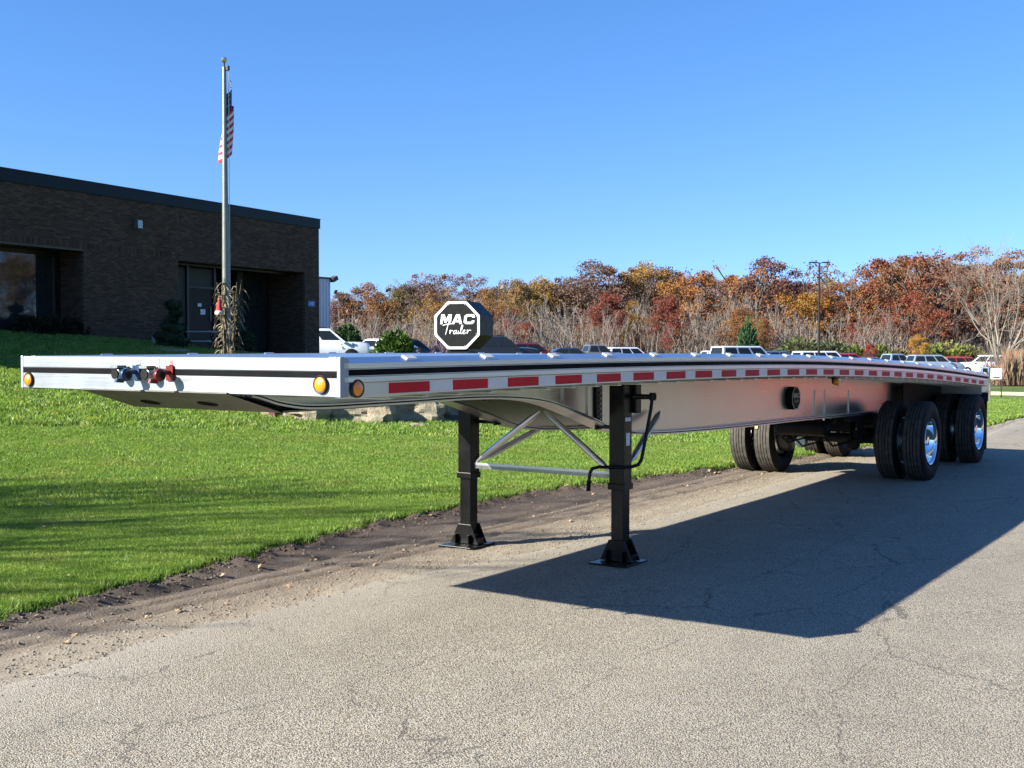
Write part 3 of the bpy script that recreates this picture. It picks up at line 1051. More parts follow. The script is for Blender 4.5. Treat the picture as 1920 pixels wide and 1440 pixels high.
def badge(parent_name, o, ex, ey, ez, r, depth, parent, mb, mf, mw, border=.07, smallscript=True):
    ex = Vector(ex); ey = Vector(ey); ez = Vector(ez); o = Vector(o)
    b = MB(); b.prism(octagon(r), o - ez * depth, ex, ey, ez * depth)
    body = b.build(parent_name, mb, parent=parent, world_=True)
    b = MB()
    O = octagon(r * .985); I = octagon(r * (.985 - border * 1.3))
    n = 8
    vo = [o + ez * .001 + ex * p[0] + ey * p[1] for p in O]; vi = [o + ez * .001 + ex * p[0] + ey * p[1] for p in I]
    t = ez * (r * .02)
    b.add(vo + vi + [p + t for p in vo] + [p + t for p in vi],
          [(2 * n + i, 2 * n + (i + 1) % n, 3 * n + (i + 1) % n, 3 * n + i) for i in range(n)] + [(i, (i + 1) % n, 2 * n + (i + 1) % n, 2 * n + i) for i in range(n)] + [(n + i, 3 * n + i, 3 * n + (i + 1) % n, n + (i + 1) % n) for i in range(n)])
    b.build('border', mw, parent=body, world_=True)
    GL = {'M': [(0, 0), (0, 1), (.30, 1), (.5, .50), (.70, 1), (1, 1), (1, 0), (.78, 0), (.78, .62), (.58, .14), (.42, .14), (.22, .62), (.22, 0)],
          'A': [(0, 0), (.34, 1), (.66, 1), (1, 0), (.75, 0), (.69, .19), (.42, .19), (.42, .40), (.60, .40), (.50, .74), (.27, 0)],
          'C': [(1, .36), (.98, .14), (.84, 0), (.20, 0), (.0, .18), (.0, .82), (.20, 1), (.84, 1), (.98, .86), (1, .66), (.76, .66), (.72, .78), (.32, .78), (.25, .70), (.25, .30), (.32, .22), (.72, .22), (.76, .36)]}
    wd = .46 * r; hh = .40 * r; x0_ = -.74 * r
    for ch, off_ in (('M', 0), ('A', .50 * r), ('C', 1.02 * r)):
        b = MB(); b.prism([(x0_ + off_ + p[0] * wd + .14 * hh * p[1], p[1] * hh) for p in GL[ch]], o + ez * .001 + ey * r * .05, ex, ey, ez * (.012 * r + .002))
        b.build('lettering', mw, parent=body, world_=True)
    script_word(body, o + ez * .004 - ey * r * .24 + ex * r * .08, ex, ey, ez, r * .70, r * .017, mw)
    return body


badge('beam_badge', (1.845, 8.17, 1.143), (0, 1, 0), (0, 0, 1), (1, 0, 0), .125, .065, trailer, M['black_matt'], None, plain('badge_cream', (.42, .40, .32), .5))

# landing gear
LX = (2.030, .560); LY = 3.81
for lx_ in LX:
    b = MB(); b.bx(lx_ - .066, lx_ + .066, LY - .066, LY + .066, .60, 1.47)
    leg = b.build('landing_leg', M['black_paint'], bevel=.006, **T)
    b = MB(); b.bx(lx_ - .054, lx_ + .054, LY - .054, LY + .054, .03, .62); b.build('inner_tube', M['black_paint'], parent=leg, world_=True, bevel=.005)
    b = MB(); b.bx(lx_ - .074, lx_ + .074, LY - .074, LY + .074, .585, .635); b.build('collar', M['black_paint'], parent=leg, world_=True, bevel=.005)
    sh = MB()
    sh.bx(lx_ - .165, lx_ + .165, LY - .21, LY + .155, .002, .024)
    tri = [(-.145, 0), (.145, 0), (.068, .165), (-.068, .165)]
    for s in (-1, 1):
        sh.prism(tri, (lx_, LY + s * .062 - .005, .028), (1, 0, 0), (0, 0, 1), (0, .010, 0))
    for s in (-1, 1):
        sh.bx(lx_ + s * .069 - .005, lx_ + s * .069 + .005, LY - .11, LY + .11, .028, .11)
        sh.bx(lx_ + s * .12 - .004, lx_ + s * .12 + .004, LY - .05, LY + .05, .028, .08)
    sh.build('sand_shoe', M['black_paint'], parent=leg, world_=True, bevel=.003)
    sx = 1 if lx_ > 1.3 else -1
    xm = 1.770 if lx_ > 1.3 else .820
    # mounting plate to the beam, bolted
    b = MB(); b.bx(xm + .008 * sx, xm + .030 * sx, LY + .03, LY + .12, 1.04, 1.45); b.bx(xm + .030 * sx, lx_ - .066 * sx, LY + .04, LY + .06, 1.42, 1.46); b.bx(xm + .030 * sx, lx_ - .066 * sx, LY + .05, LY + .065, 1.05, 1.08); b.build('mounting_plate', M['black_paint'], parent=leg, world_=True, bevel=.004)
    for k in range(7):
        for yy in ((LY - .045, LY + .12)):
            b = MB(); b.lathe([(0, .013), (.008, .012), (.010, .001)], (xm + .012 * sx, yy - .0, 1.09 + .055 * k), 'X', 8)
    for z in (.32, .40):
        b = MB(); b.bx(lx_ - .02, lx_ + .02, LY - .058, LY - .0545, z, z + .03)
b = MB(); b.bx(LX[0] + .0662, LX[0] + .0675, LY - .03, LY + .03, .93, 1.03); b.build('warning_label', M['pale_tape'], **T)
b = MB(); b.bx(LX[0] + .0662, LX[0] + .0675, LY - .045, LY + .045, 1.12, 1.15); b.build('warning_label', M['pale_tape'], **T)
# gearbox + crank on the near leg
b = MB(); b.bx(2.03, 2.13, 3.88, 3.97, 1.18, 1.45); gb = b.build('gearbox', M['black_paint'], bevel=.008, **T)
b = MB(); b.tube([(2.10, 3.88, 1.31), (2.20, 3.915, 1.31), (2.27, 3.95, 1.312)], [.022, .02, .02], 12)
b.build('gear_shaft', M['black_paint'], parent=gb, world_=True, smooth=True)
b = MB(); b.lathe([(-.03, .001), (-.03, .026), (.03, .026), (.03, .001)], (2.245, 3.935, 1.312), 'Z', 12)
crank = b.build('crank_joint', M['black_paint'], smooth=True, **T)
ck = smooth_line  # keeps the name short
pts = [(2.245, 3.935, 1.32), (2.235, 3.92, 1.2), (2.20, 3.87, .90), (2.192, 3.85, .82), (2.18, 3.82, .785), (2.14, 3.78, .768), (2.03, 3.71, .765), (1.93, 3.645, .768), (1.885, 3.625, .755), (1.868, 3.615, .72), (1.862, 3.61, .66), (1.86, 3.605, .585)]
b = MB(); b.tube(pts, .0135, 12); b.build('crank_handle', M['black_paint'], parent=crank, world_=True, smooth=True, sharp=60)
b = MB(); b.tube([(1.862, 3.61, .66), (1.86, 3.605, .58)], .0165, 12); b.build('hand_grip', M['rubber'], parent=crank, world_=True)
# braces
def brace(a, c, r=.026):
    b = MB(); a = Vector(a); c = Vector(c); d = (c - a).normalized()
    b.tube([a, a + d * .05, a + d * .11, c - d * .11, c - d * .05, c], [r * .35, r * .6, r, r, r * .6, r * .35], 14)
    return b.build('brace_tube', M['alu'], smooth=True, sharp=60, **T)


brace((.64, 3.80, .72), (1.27, 3.83, 1.175))
brace((1.95, 3.80, .72), (1.31, 3.83, 1.175))
brace((.66, 3.87, .74), (.80, 4.75, 1.02))
brace((2.085, 3.88, .80), (1.84, 4.86, 1.14))
b = MB(); b.bx(.63, 1.96, 3.785, 3.835, .672, .70); b.bx(.63, 1.96, 3.785, 3.792, .672, .722); b.build('cross_bar', M['alu'], **T)

# running gear
AX = (11.08, 13.825)
def tyre_mesh():
    r = .512; w = .135
    prof = [(-w * .72, .300), (-w * .86, .32), (-w * .98, .37), (-w, .41), (-w * .95, .455), (-w * .88, .488), (-w * .80, .500)]
    mis = [0] * (len(prof))
    # five ribs separated by four grooves
    tr = []
    edges = [-.104, -.064, -.0545, -.0235, -.0140, .0140, .0235, .0545, .064, .104]
    for i in range(0, 10, 2):
        a, c = edges[i], edges[i + 1]
        tr += [(a, r - .004 * (abs(a) / .104)), (c, r - .004 * (abs(c) / .104))]
        if i < 8: tr += [(c + .0006, r - .016), (edges[i + 2] - .0006, r - .016)]
    full = prof + tr + [(-a, q) for a, q in reversed(prof)]
    mis = []
    for i in range(len(full) - 1):
        a, q = full[i]; c, s = full[i + 1]
        mis.append(1 if q > r - .008 and s > r - .008 else 0)
    b = MB(); b.lathe(full, (0, 0, 0), 'X', 72, 0, mis)
    return b.mesh('tyre', [M['rubber'], M['tread']], True)


tm = tyre_mesh()
try: tm.set_sharp_from_angle(angle=R(40))
except Exception: pass
b = MB()   # outer rim seen from +x (deep dish) : rim flange, barrel, disc
b.lathe([(.100, .292), (.112, .300), (.118, .298), (.112, .286), (.080, .278), (.0, .272), (-.03, .255), (-.05, .17), (-.052, .001)], (0, 0, 0), 'X', 64)
rim_out = b.mesh('rim', [M['chrome']], True)
try: rim_out.set_sharp_from_angle(angle=R(50))
except Exception: pass
b = MB()
b.lathe([(.100, .292), (.112, .300), (.118, .298), (.112, .286), (.0, .268), (-.09, .262), (-.10, .20), (-.10, .001)], (0, 0, 0), 'X', 48)
rim_in = b.mesh('rim', [M['alu_web']], True)
b = MB()
b.lathe([(-.06, .13), (-.02, .135), (.04, .125), (.045, .07), (.07, .062), (.10, .058), (.104, .001)], (0, 0, 0), 'X', 28)
hubm = b.mesh('hub', [M['chrome']], True)
try: hubm.set_sharp_from_angle(angle=R(40))
except Exception: pass
b = MB()
b.lathe([(-.07, .21), (-.05, .225), (.12, .215), (.13, .12), (.13, .001)], (0, 0, 0), 'X', 32)
drum = b.mesh('brake_drum', [M['hub_dark']], True)
b = MB(); b.lathe([(-.002, .001), (-.002, .016), (.024, .015), (.032, .010), (.034, .001)], (0, 0, 0), 'X', 8)
nutm = b.mesh('wheel_nut', [M['chrome']], False)
CX = W / 2
for y in AX:
    for s in (1, -1):
        for off, outer in ((1.157, True), (.812, False)):
            t = link('tyre', tm, trailer, (CX + s * off - 1.295, y - 7.0, .506))
            r_ = link('rim', rim_out if outer else rim_in, t, (0, 0, 0), (0, 0, 0 if s > 0 else PI))
            if outer:
                link('hub', hubm, t, (-.02 * s, 0, 0), (0, 0, 0 if s > 0 else PI))
                for k in range(10):
                    a = 2 * PI * k / 10
                    link('wheel_nut', nutm, t, (-.05 * s, .167 * math.cos(a), .167 * math.sin(a)), (0, 0, 0 if s > 0 else PI))
            else:
                link('brake_drum', drum, t, (-.10 * s, 0, 0), (0, 0, 0 if s < 0 else PI))
    b = MB(); b.tube([(.45, y, .506), (W - .45, y, .506)], .064, 16); ax = b.build('axle', M['black_matt'], smooth=True, **T)
    for s in (1, -1):
        b = MB(); b.lathe([(-.05, .001), (-.05, .07), (-.03, .08), (.0, .085), (.03, .08), (.06, .07), (.07, .001)], (CX + s * .35, y - .25, .45), 'Y', 18)
        b.build('brake_chamber', M['zinc'] if y < 12 and s < 0 else M['black_matt'], parent=ax, world_=True, smooth=True)
        # leaf spring pack and hangers
        for k in range(4):
            hw = .50 - .08 * k
            b = MB(); P_ = [(y + hw * q, .64 - .022 * k - .045 * (1 - q * q) * 1.0 + .04) for q in [-1, -.75, -.5, -.25, 0, .25, .5, .75, 1]]
            xx = CX + s * .50
            b.sweep(lambda t, P_=P_, xx=xx: [(xx - .04, interp(P_, t)), (xx + .04, interp(P_, t)), (xx + .04, interp(P_, t) - .016), (xx - .04, interp(P_, t) - .016)], [p[0] for p in P_])
            b.build('spring_leaf', M['black_matt'], parent=ax, world_=True)
for s in (1, -1):
    xx = CX + s * .50
    for y in (AX[0] - .62, (AX[0] + AX[1]) / 2, AX[1] + .45):
        b = MB(); zt_ = zb(y) - .012
        for q in (-.05, .05):
            b.prism([(-.16, zt_), (.16, zt_), (.10, .56), (-.06, .50)], (xx + q - .004, y, 0), (0, 1, 0), (0, 0, 1), (.008, 0, 0))
        b.bx(xx - .05, xx + .05, y - .02, y + .05, .56, .66)
        b.build('spring_hanger', M['black_matt'], **T)
    b = MB(); b.sweep(lambda t: [(xx - .045, zb(t) - .012), (xx + .045, zb(t) - .012), (xx + .045, zb(t) - .09), (xx - .045, zb(t) - .09)], frange(10.1, 14.25, .3))
    b.build('suspension_rail', M['black_matt'], **T)
for s in (1, -1):  # added black plates stand in for the shaded underside above the rear wheels
    xp = CX + s * .62
    b = MB(); b.sweep(lambda t: [(xp - .006, zt(t) - .19), (xp + .006, zt(t) - .19), (xp + .006, max(.80, zt(t) - .62)), (xp - .006, max(.80, zt(t) - .62))], frange(12.15, 14.25, .2)); b.build('shade_plate', M['black_matt'], **T)
for y in (10.4, 12.4, 14.1):
    b = MB(); b.bx(CX - .46, CX + .46, y - .03, y + .03, .63, .74); b.build('suspension_cross_tube', M['black_matt'], **T)
# air tanks and hoses between the beams
b = MB(); b.lathe([(-.36, .001), (-.34, .07), (-.30, .10), (.30, .10), (.34, .07), (.36, .001)], (CX, 9.9, .70), 'X', 20); b.build('air_tank', M['black_matt'], smooth=True, **T)
b = MB(); b.lathe([(-.30, .001), (-.28, .08), (-.24, .11), (.24, .11), (.28, .08), (.30, .001)], (CX, 12.0, .72), 'X', 20); b.build('air_tank', M['black_matt'], smooth=True, **T)
for k, (xa, za) in enumerate(((.9, .50), (1.1, .46), (1.5, .48))):
    b = MB(); b.tube([(xa, 10.0, .62), (xa + .05, 10.3, za - .03), (xa + .1, 10.8, za), (xa + .08, 11.0, .52)], .012, 8); b.build('air_hose', M['black_matt'], smooth=True, **T)
# rear flap and chrome rear corner
for s in (1, -1):
    X = side(s)
    for y in (14.43,):
        xa, xb = sorted((X(.04), X(.66)))
        b = MB(); b.bx(xa, xb, y, y + .012, .16, 1.05); b.build('mud_flap', M['rubber'], **T)
    xa, xb = sorted((X(-.004), X(.10)))
    b = MB(); b.bx(xa, xb, LEN - .03, LEN + .10, zt(LEN) - .40, zt(LEN) + .12); b.build('rear_corner_post', M['chrome'], bevel=.006, **T)
    xa, xb = sorted((X(.012), X(.085)))
    b = MB(); b.bx(xa, xb, LEN - .038, LEN - .030, zt(LEN) + .01, zt(LEN) + .10); b.build('stake_pocket', M['stripe'], **T)
b = MB(); b.bx(.10, W - .10, LEN - .02, LEN + .07, zt(LEN) - .30, zt(LEN) + .02); b.build('rear_rail', M['alu'], bevel=.004, **T)
b = MB(); b.bx(.5, W - .5, LEN + .02, LEN + .10, .50, .60); b.bx(.62, .70, LEN + .02, LEN + .08, .6, zt(LEN) - .3); b.bx(W - .70, W - .62, LEN + .02, LEN + .08, .6, zt(LEN) - .3); b.build('rear_bumper', M['alu'], **T)
b = MB(); b.bx(CX - .812 - .09, CX - .812 - .05, AX[0] - .516, AX[0] - .512, .62, .72); b.build('yellow_label', M['sticker_yellow'], **T)

# ================================================================ OFFICE BUILDING
FX = -24.0
ROOF = 6.72
BROT = R(6.2); PIVY = 20.5
bld = empty('brick_office', (FX, PIVY, 0), 'dark brown brick single-storey office with recessed windows and entrance behind the flagpole', 'building')
bld.rotation_euler = (0, 0, BROT)
B = dict(parent=bld, world_=True)
Y0, Y1 = 3.0, 28.76
W1 = (8.0, 17.31, 2.02, 4.64)      # window recess
EN = (21.21, 27.88, 1.4, 4.63)     # entrance recess
b = MB()
b.bx(FX - .30, FX, Y0, W1[0], 0, ROOF - .35)
b.bx(FX - .30, FX, W1[1], EN[0], 0, ROOF - .35)
b.bx(FX - .30, FX, EN[1], Y1, 0, ROOF - .35)
b.bx(FX - .30, FX, W1[0], W1[1], W1[3], ROOF - .35)
b.bx(FX - .30, FX, W1[0], W1[1], 0, W1[2])
b.bx(FX - .30, FX, EN[0], EN[1], EN[3], ROOF - .35)
# jambs and returns
b.bx(FX - 1.4, FX - .301, W1[1], W1[1] + .2, 0, ROOF - .4)
b.bx(FX - 3.0, FX - .301, EN[1], EN[1] + .2, 0, ROOF - .4)
b.bx(FX - 3.0, FX - .301, EN[0] - .2, EN[0], 0, ROOF - .4)
b.bx(FX - 1.4, FX - .301, W1[0], W1[1], W1[3] + .25, W1[3] + .4)
b.bx(FX - 20, FX - .301, Y1 - .3, Y1, 0, ROOF - .35)
b.bx(FX - 20, FX - .301, Y0, Y0 + .3, 0, ROOF - .35)
b.bx(FX - 20, FX - 19.7, Y0 + .301, Y1 - .301, 0, ROOF - .35)
b.build('wall', M['mortar'], **B)
b = MB(); b.bx(FX - 20.1, FX + .045, Y0 - .05, Y1 + .05, ROOF - .349, ROOF); b.build('fascia', M['fascia'], bevel=.01, **B)
b = MB(); b.bx(FX - 20.1, FX + .06, Y0 - .06, Y1 + .06, ROOF + .0005, ROOF + .03); b.build('coping', M['bronze'], **B)
# bricks: courses laid one by one, a soldier course above the openings
MOD_Y, MOD_Z = .2033, .0677
bricks = []
z0 = 1.45
row = 0
z = z0
def in_open(y0, y1, z0_, z1_):
    for a, c, d, e in (W1, EN):
        if y1 > a + .004 and y0 < c - .004 and z1_ > d + .002 and z0_ < e - .002:
            return True
    return False
SOL = (4.695, 4.900)
while z < ROOF - .36:
    off = (row % 2) * MOD_Y / 2
    y = Y0 - off
    sold = SOL[0] <= z < SOL[1] - .01
    while y < Y1 - .01:
        a = max(y, Y0); c = min(y + MOD_Y - .010, Y1)
        if sold and y < 20.9:
            y += MOD_Y; continue
        if not in_open(a, c, z, z + .057):
            # trim against joint at 21.13 and opening edges
            bricks.append((a, c, z, z + .057))
        else:
            for lo, hi, d, e in (W1, EN):
                if z + .057 > d + .002 and z < e - .002:
                    if a < lo < c and lo - a > .02: bricks.append((a, lo, z, z + .057))
                    if a < hi < c and c - hi > .02: bricks.append((hi, c, z, z + .057))
        y += MOD_Y
    z += MOD_Z; row += 1
y = Y0
while y < 20.9:
    bricks.append((y, y + .057, SOL[0] + .005, SOL[1] - .007)); y += .0677
# thin vertical movement joint
cut = []
for q in bricks:
    if q[0] < 21.235 and q[1] > 21.215 and q[2] > 4.89:
        if 21.212 - q[0] > .02: cut.append((q[0], 21.212, q[2], q[3]))
        if q[1] - 21.238 > .02: cut.append((21.238, q[1], q[2], q[3]))
    else: cut.append(q)
bricks = cut
bricks.sort(key=lambda q: (Vector((FX, (q[0] + q[1]) / 2, (q[2] + q[3]) / 2)) - CAMP).length if q[0] > 14.6 else 999)
full = MB(); full.box((0, 0, 0), (.016, MOD_Y - .010, .057)); fullme = full.mesh('brick', M['brick'])
cnt = 0; rest = MB()
for a, c, d, e in bricks:
    cx = FX + .002 + random.uniform(-.001, .0015)
    if cnt < 300 and abs((c - a) - (MOD_Y - .01)) < .001 and abs(e - d - .057) < .001:
        bo = link('brick', fullme, bld, (cx - bld.location.x, (a + c) / 2 - bld.location.y, (d + e) / 2)); tn = random.random(); bo.color = (tn, tn, tn, 1)
        cnt += 1
    else:
        rest.box((cx, (a + c) / 2, (d + e) / 2), (.016, c - a, e - d))
# jamb bricks (faces turned to the viewer on the far side of each recess)
for (yj, depth, zlo, zhi) in ((W1[1], 1.35, 2.0, W1[3]), (EN[1], 2.9, 1.5, EN[3])):
    z = z0; r_ = 0
    while z < zhi:
        if z >= zlo - .2:
            x = FX - (r_ % 2) * .1
            while x > FX - depth:
                xa = max(x - MOD_Y + .01, FX - depth); rest.box(((x + xa) / 2, yj - .001, z + .028), (x - xa, .014, .057)); x -= MOD_Y
        z += MOD_Z; r_ += 1
# end wall bricks
rs = rest.build('brick', M['brick'], fix=False, **B); rs['kind'] = 'stuff'
rs.color = (0, 0, 0, 1)
ta = rs.data.attributes.new('tone', 'FLOAT', 'POINT')
tv = []
for _ in range(len(rest.v) // 8): tv += [random.random()] * 8
ta.data.foreach_set('value', tv)
# window recess: pale soffit, glazing, mullions, column
b = MB(); b.bx(FX - 1.4, FX - .302, W1[0], W1[1], W1[3], W1[3] + .02); b.build('soffit', M['bronze'], **B)
gx = FX - 1.05
b = MB(); b.bx(gx - .01, gx, W1[0], W1[1] - .28, W1[2] - .1, W1[3]); b.build('window_pane', M['window_glass'], **B)
for y, w in ((14.95, .10), (17.25, .12), (12.9, .10), (10.8, .10)):
    b = MB(); b.bx(gx - .04, gx + .05, y - w / 2, y + w / 2, W1[2] - .1, W1[3]); b.build('window_frame', M['bronze'], **B)
b = MB(); b.bx(gx - .04, gx + .05, W1[0], W1[1], W1[3] - .12, W1[3] - .001); b.bx(gx - .04, gx + .05, W1[0], W1[1], W1[2] - .1, W1[2]); b.build('window_frame', M['bronze'], **B)
for y in (15.65, 17.02):
    b = MB(); b.bx(gx - .14, gx - .05, y - .20, y + .20, W1[2], W1[3] - .13)
    b.build('curtain', M['tinted'], **B)
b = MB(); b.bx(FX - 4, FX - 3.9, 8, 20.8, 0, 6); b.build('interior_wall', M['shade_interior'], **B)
# entrance
ex_ = FX - 2.2
b = MB(); b.bx(FX - 3.0, FX - .302, EN[0], EN[1], EN[3], EN[3] + .03); b.build('soffit', M['bronze'], **B)
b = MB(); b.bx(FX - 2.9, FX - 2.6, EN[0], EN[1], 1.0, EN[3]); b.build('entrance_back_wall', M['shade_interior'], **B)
def ypx(u, x, dist=False):      # where the bearing of picture column u meets the facade-parallel plane x (in the unturned building)
    d = FH + RH * ((u - 960) / 2153.8)
    nn = Vector((math.cos(BROT), math.sin(BROT))); dd = Vector((-math.sin(BROT), math.cos(BROT)))
    p0 = Vector((FX, PIVY)) + nn * (x - FX)
    c = Vector((CAMP.x, CAMP.y))
    t = (p0 - c).dot(nn) / d.dot(nn)
    return t if dist else PIVY + (c + d * t - p0).dot(dd)
dl, dr, dx_ = ypx(354, FX - .8), ypx(400, FX - .8), FX - .8
b = MB(); b.bx(dx_ - .05, dx_, dl, dr, 1.5, 3.80); door = b.build('door', M['door_brown'], **B)
b = MB(); b.tube([(dx_ + .04, dr - .15, 2.7), (dx_ + .04, dr - .15, 3.2)], .015, 8); b.build('handle', M['zinc'], parent=door, world_=True)
b = MB(); b.bx(dx_ - .05, dx_ - .01, dl, dr + .1, 3.88, 4.5); b.build('transom_panel', M['tinted'], **B)
b = MB(); b.bx(dx_ - .05, dx_ - .01, EN[0] + .001, dl - .12, 1.9, 4.5); b.build('side_panel', M['tinted'], **B)
b = MB(); b.bx(dx_ - .06, dx_ + .06, dl - .12, dl - .005, 1.6, 4.55); b.bx(dx_ - .06, dx_ + .06, dr + .002, dr + .10, 1.6, 4.55); b.bx(dx_ - .055, dx_ + .055, dl, dr, 3.805, 3.875); b.bx(dx_ - .06, dx_ + .2, EN[0] + .001, EN[1] - .2, 4.55, 4.62)
b.build('door_frame', M['bronze'], **B)
for (u0, v0, u1, v1) in ((372, 570, 379, 575), (377, 581, 386, 590)):
    ya, yb = ypx(u0, dx_ + .01), ypx(u1, dx_ + .01)
    dd = ypx(u0, dx_, True)
    za = CAMP.z - (v1 - 656.5) / 2153.8 * dd - PITCH * 0 ; zb_ = CAMP.z - (v0 - 656.5) / 2153.8 * dd
    za = CAMP.z + (656.3 - v1) / 2153.8 * dd; zb_ = CAMP.z + (656.3 - v0) / 2153.8 * dd + .02
    b = MB(); b.bx(dx_ + .003, dx_ + .008, ya, yb, za, zb_); b.build('notice', M['pale_tape'], parent=door, world_=True)
wx = FX - 1.6
ya, yb, yc = ypx(446, wx), ypx(452, wx), ypx(500, wx)
b = MB(); b.bx(wx - .15, wx, ya, yb + .15, 1.6, 4.6); b.build('column', M['tinted'], **B)
b = MB(); b.bx(wx - .05, wx - .04, yb + .15, yc, 1.6, 4.6); b.build('window_pane', M['window_glass'], **B)
b = MB(); b.bx(wx - .08, wx + .02, yc, yc + .1, 1.6, 4.6); b.bx(wx - .08, wx + .02, yb + .15, yc, 3.35, 3.43); b.build('window_frame', M['bronze'], **B)
# address plate and wall lamp
b = MB(); b.bx(FX + .012, FX + .025, 28.04, 28.48, 3.34, 3.56); ap = b.build('address_plate', M['sign_blue'], **B)
me = text_mesh('1453', .15, .003, .004, 0, 1.05)
place_mesh(me, 'lettering', M['pale_tape'], ap, (FX + .0275, 28.26, 3.45), (0, 1, 0), (0, 0, 1), (1, 0, 0))
b = MB(); b.prism([(0, 0), (.20, 0), (.20, .26), (.0, .32)], (FX + .010, 19.28, 5.50), (1, 0, 0), (0, 0, 1), (0, .20, 0)); b.build('wall_lamp', M['zinc'], bevel=.01, **B)

# metal building beyond with a flood lamp
def zat(v, d): return CAMP.z + (656.3 - v) / 2153.8 * d
mx, my = bearing(620, 80)
mt = empty('metal_building', (mx - 9, my, 0), 'pale ribbed metal building seen past the right corner of the brick office', 'building')
top = zat(524, 80)
d0 = (FH + RH * ((620 - 960) / 2153.8)).normalized()
b = MB(); b.bx(mx - 18, mx, my - 22, my, 0, top); b.build('wall', M['siding'], parent=mt, world_=True)
for i in range(30):
    b = MB(); b.bx(mx, mx + .04, my - .12 - i * .30, my - .04 - i * .30, 0, top - .05); b.build('rib', M['siding'], parent=mt, world_=True)
b = MB(); b.bx(mx - 18.1, mx + .08, my - 22.1, my + .08, top, top + .12); b.build('roof_trim', M['tinted'], parent=mt, world_=True)
b = MB(); b.box((mx + .10, my + .22, top + .02), (.45, .5, .30), Matrix.Rotation(.45, 3, 'X')); b.build('flood_lamp', M['tinted'], parent=mt, world_=True, bevel=.02)

# ================================================================ FLAGPOLE, FLAG, CORN
px, py = bearing(424.5, 27)
pz = h(px, py)
fp = empty('flagpole', (px, py, pz), 'tall tapering metal flagpole with a ball on top in front of the brick office', 'flagpole')
ptop = zat(130, 27)
b = MB(); b.tube([(px, py, pz), (px, py, pz + 3), (px, py, ptop)], [.085, .080, .044], 24); b.build('pole', M['pole_paint'], parent=fp, world_=True, smooth=True)
b = MB(); b.lathe([(-.07, .001), (-.065, .028), (-.045, .055), (0, .072), (.045, .055), (.065, .028), (.07, .001)], (px, py, zat(117, 27)), 'Z', 20); b.build('ball_finial', M['gold'], parent=fp, world_=True, smooth=True)
b = MB(); b.lathe([(-.02, .001), (-.02, .02), (.16, .018), (.16, .001)], (px, py, ptop), 'Z', 10)
b.box((px + .06, py + .03, ptop - .03), (.12, .06, .10)); b.build('truck_pulley', M['bronze'], parent=fp, world_=True)
b = MB(); q = Vector((RH.x, RH.y, 0)); c0 = Vector((px, py, 0)) + q * .10
b.tube([c0 + Vector((0, 0, ptop - .02)), c0 + q * .0 + Vector((0, 0, pz + 1.2))], .008, 6); b.build('halyard', M['rope'], parent=fp, world_=True)
b = MB(); b.lathe([(0, .16), (.05, .15), (.09, .10), (.10, .001)], (px, py, pz), 'Z', 20); b.build('base_collar', M['pole_paint'], parent=fp, world_=True)


def flag():
    """limp flag hanging in folds: hoist edge down the halyard, fly end swung round behind the pole"""
    top = zat(150, 27); H = 1.52; L = 2.5
    b = MB()
    nu, nv = 60, 26
    pos = []
    for i in range(nu + 1):
        for j in range(nv + 1):
            u = i / nu; v = j / nv
            # gravity: cloth away from the hoist drops, gathered into folds
            drop = .95 * (u ** .75)
            z = top - v * 1.22 - .80 * u ** .85 + .03 * math.sin(u * 17 + v * 3)
            a = u * 9.5 + 1.6 * v
            rad = .042 + .105 * min(1, u * 1.4) * (.45 + .55 * math.sin(min(1, v * 1.1 + u * .3) * PI * .55))
            sx = math.sin(a) * rad - .12 * u * (v + .2) + .10
            sy = math.cos(a) * rad * .8 + .10
            w = Vector((px, py, 0)) + q * sx + Vector((FH.x, FH.y, 0)) * sy
            pos.append((w.x, w.y, z))
    b.v = pos
    for i in range(nu):
        for j in range(nv):
            k = i * (nv + 1) + j
            b.f.append((k, k + nv + 1, k + nv + 2, k + 1))
            u = i / nu; v = j / nv
            if u < .40 and v < 7 / 13: m = 0
            else: m = 1 if int(v * 13) % 2 == 0 else 2
            # scattered stars
            if m == 0 and i % 4 == 2 and j % 3 == 1: m = 2
            b.m.append(m)
    mats = [plain('flag_blue', (.015, .03, .12), .8), plain('flag_red', (.50, .03, .05), .8), plain('flag_white', (.72, .70, .70), .8)]
    o = b.build('flag', mats, None, True, fix=False, sharp=False)
    tag(o, 'limp red, white and blue striped flag hanging in folds behind the flagpole', 'flag')
    sd = o.modifiers.new('s', 'SOLIDIFY'); sd.thickness = .004


flag()


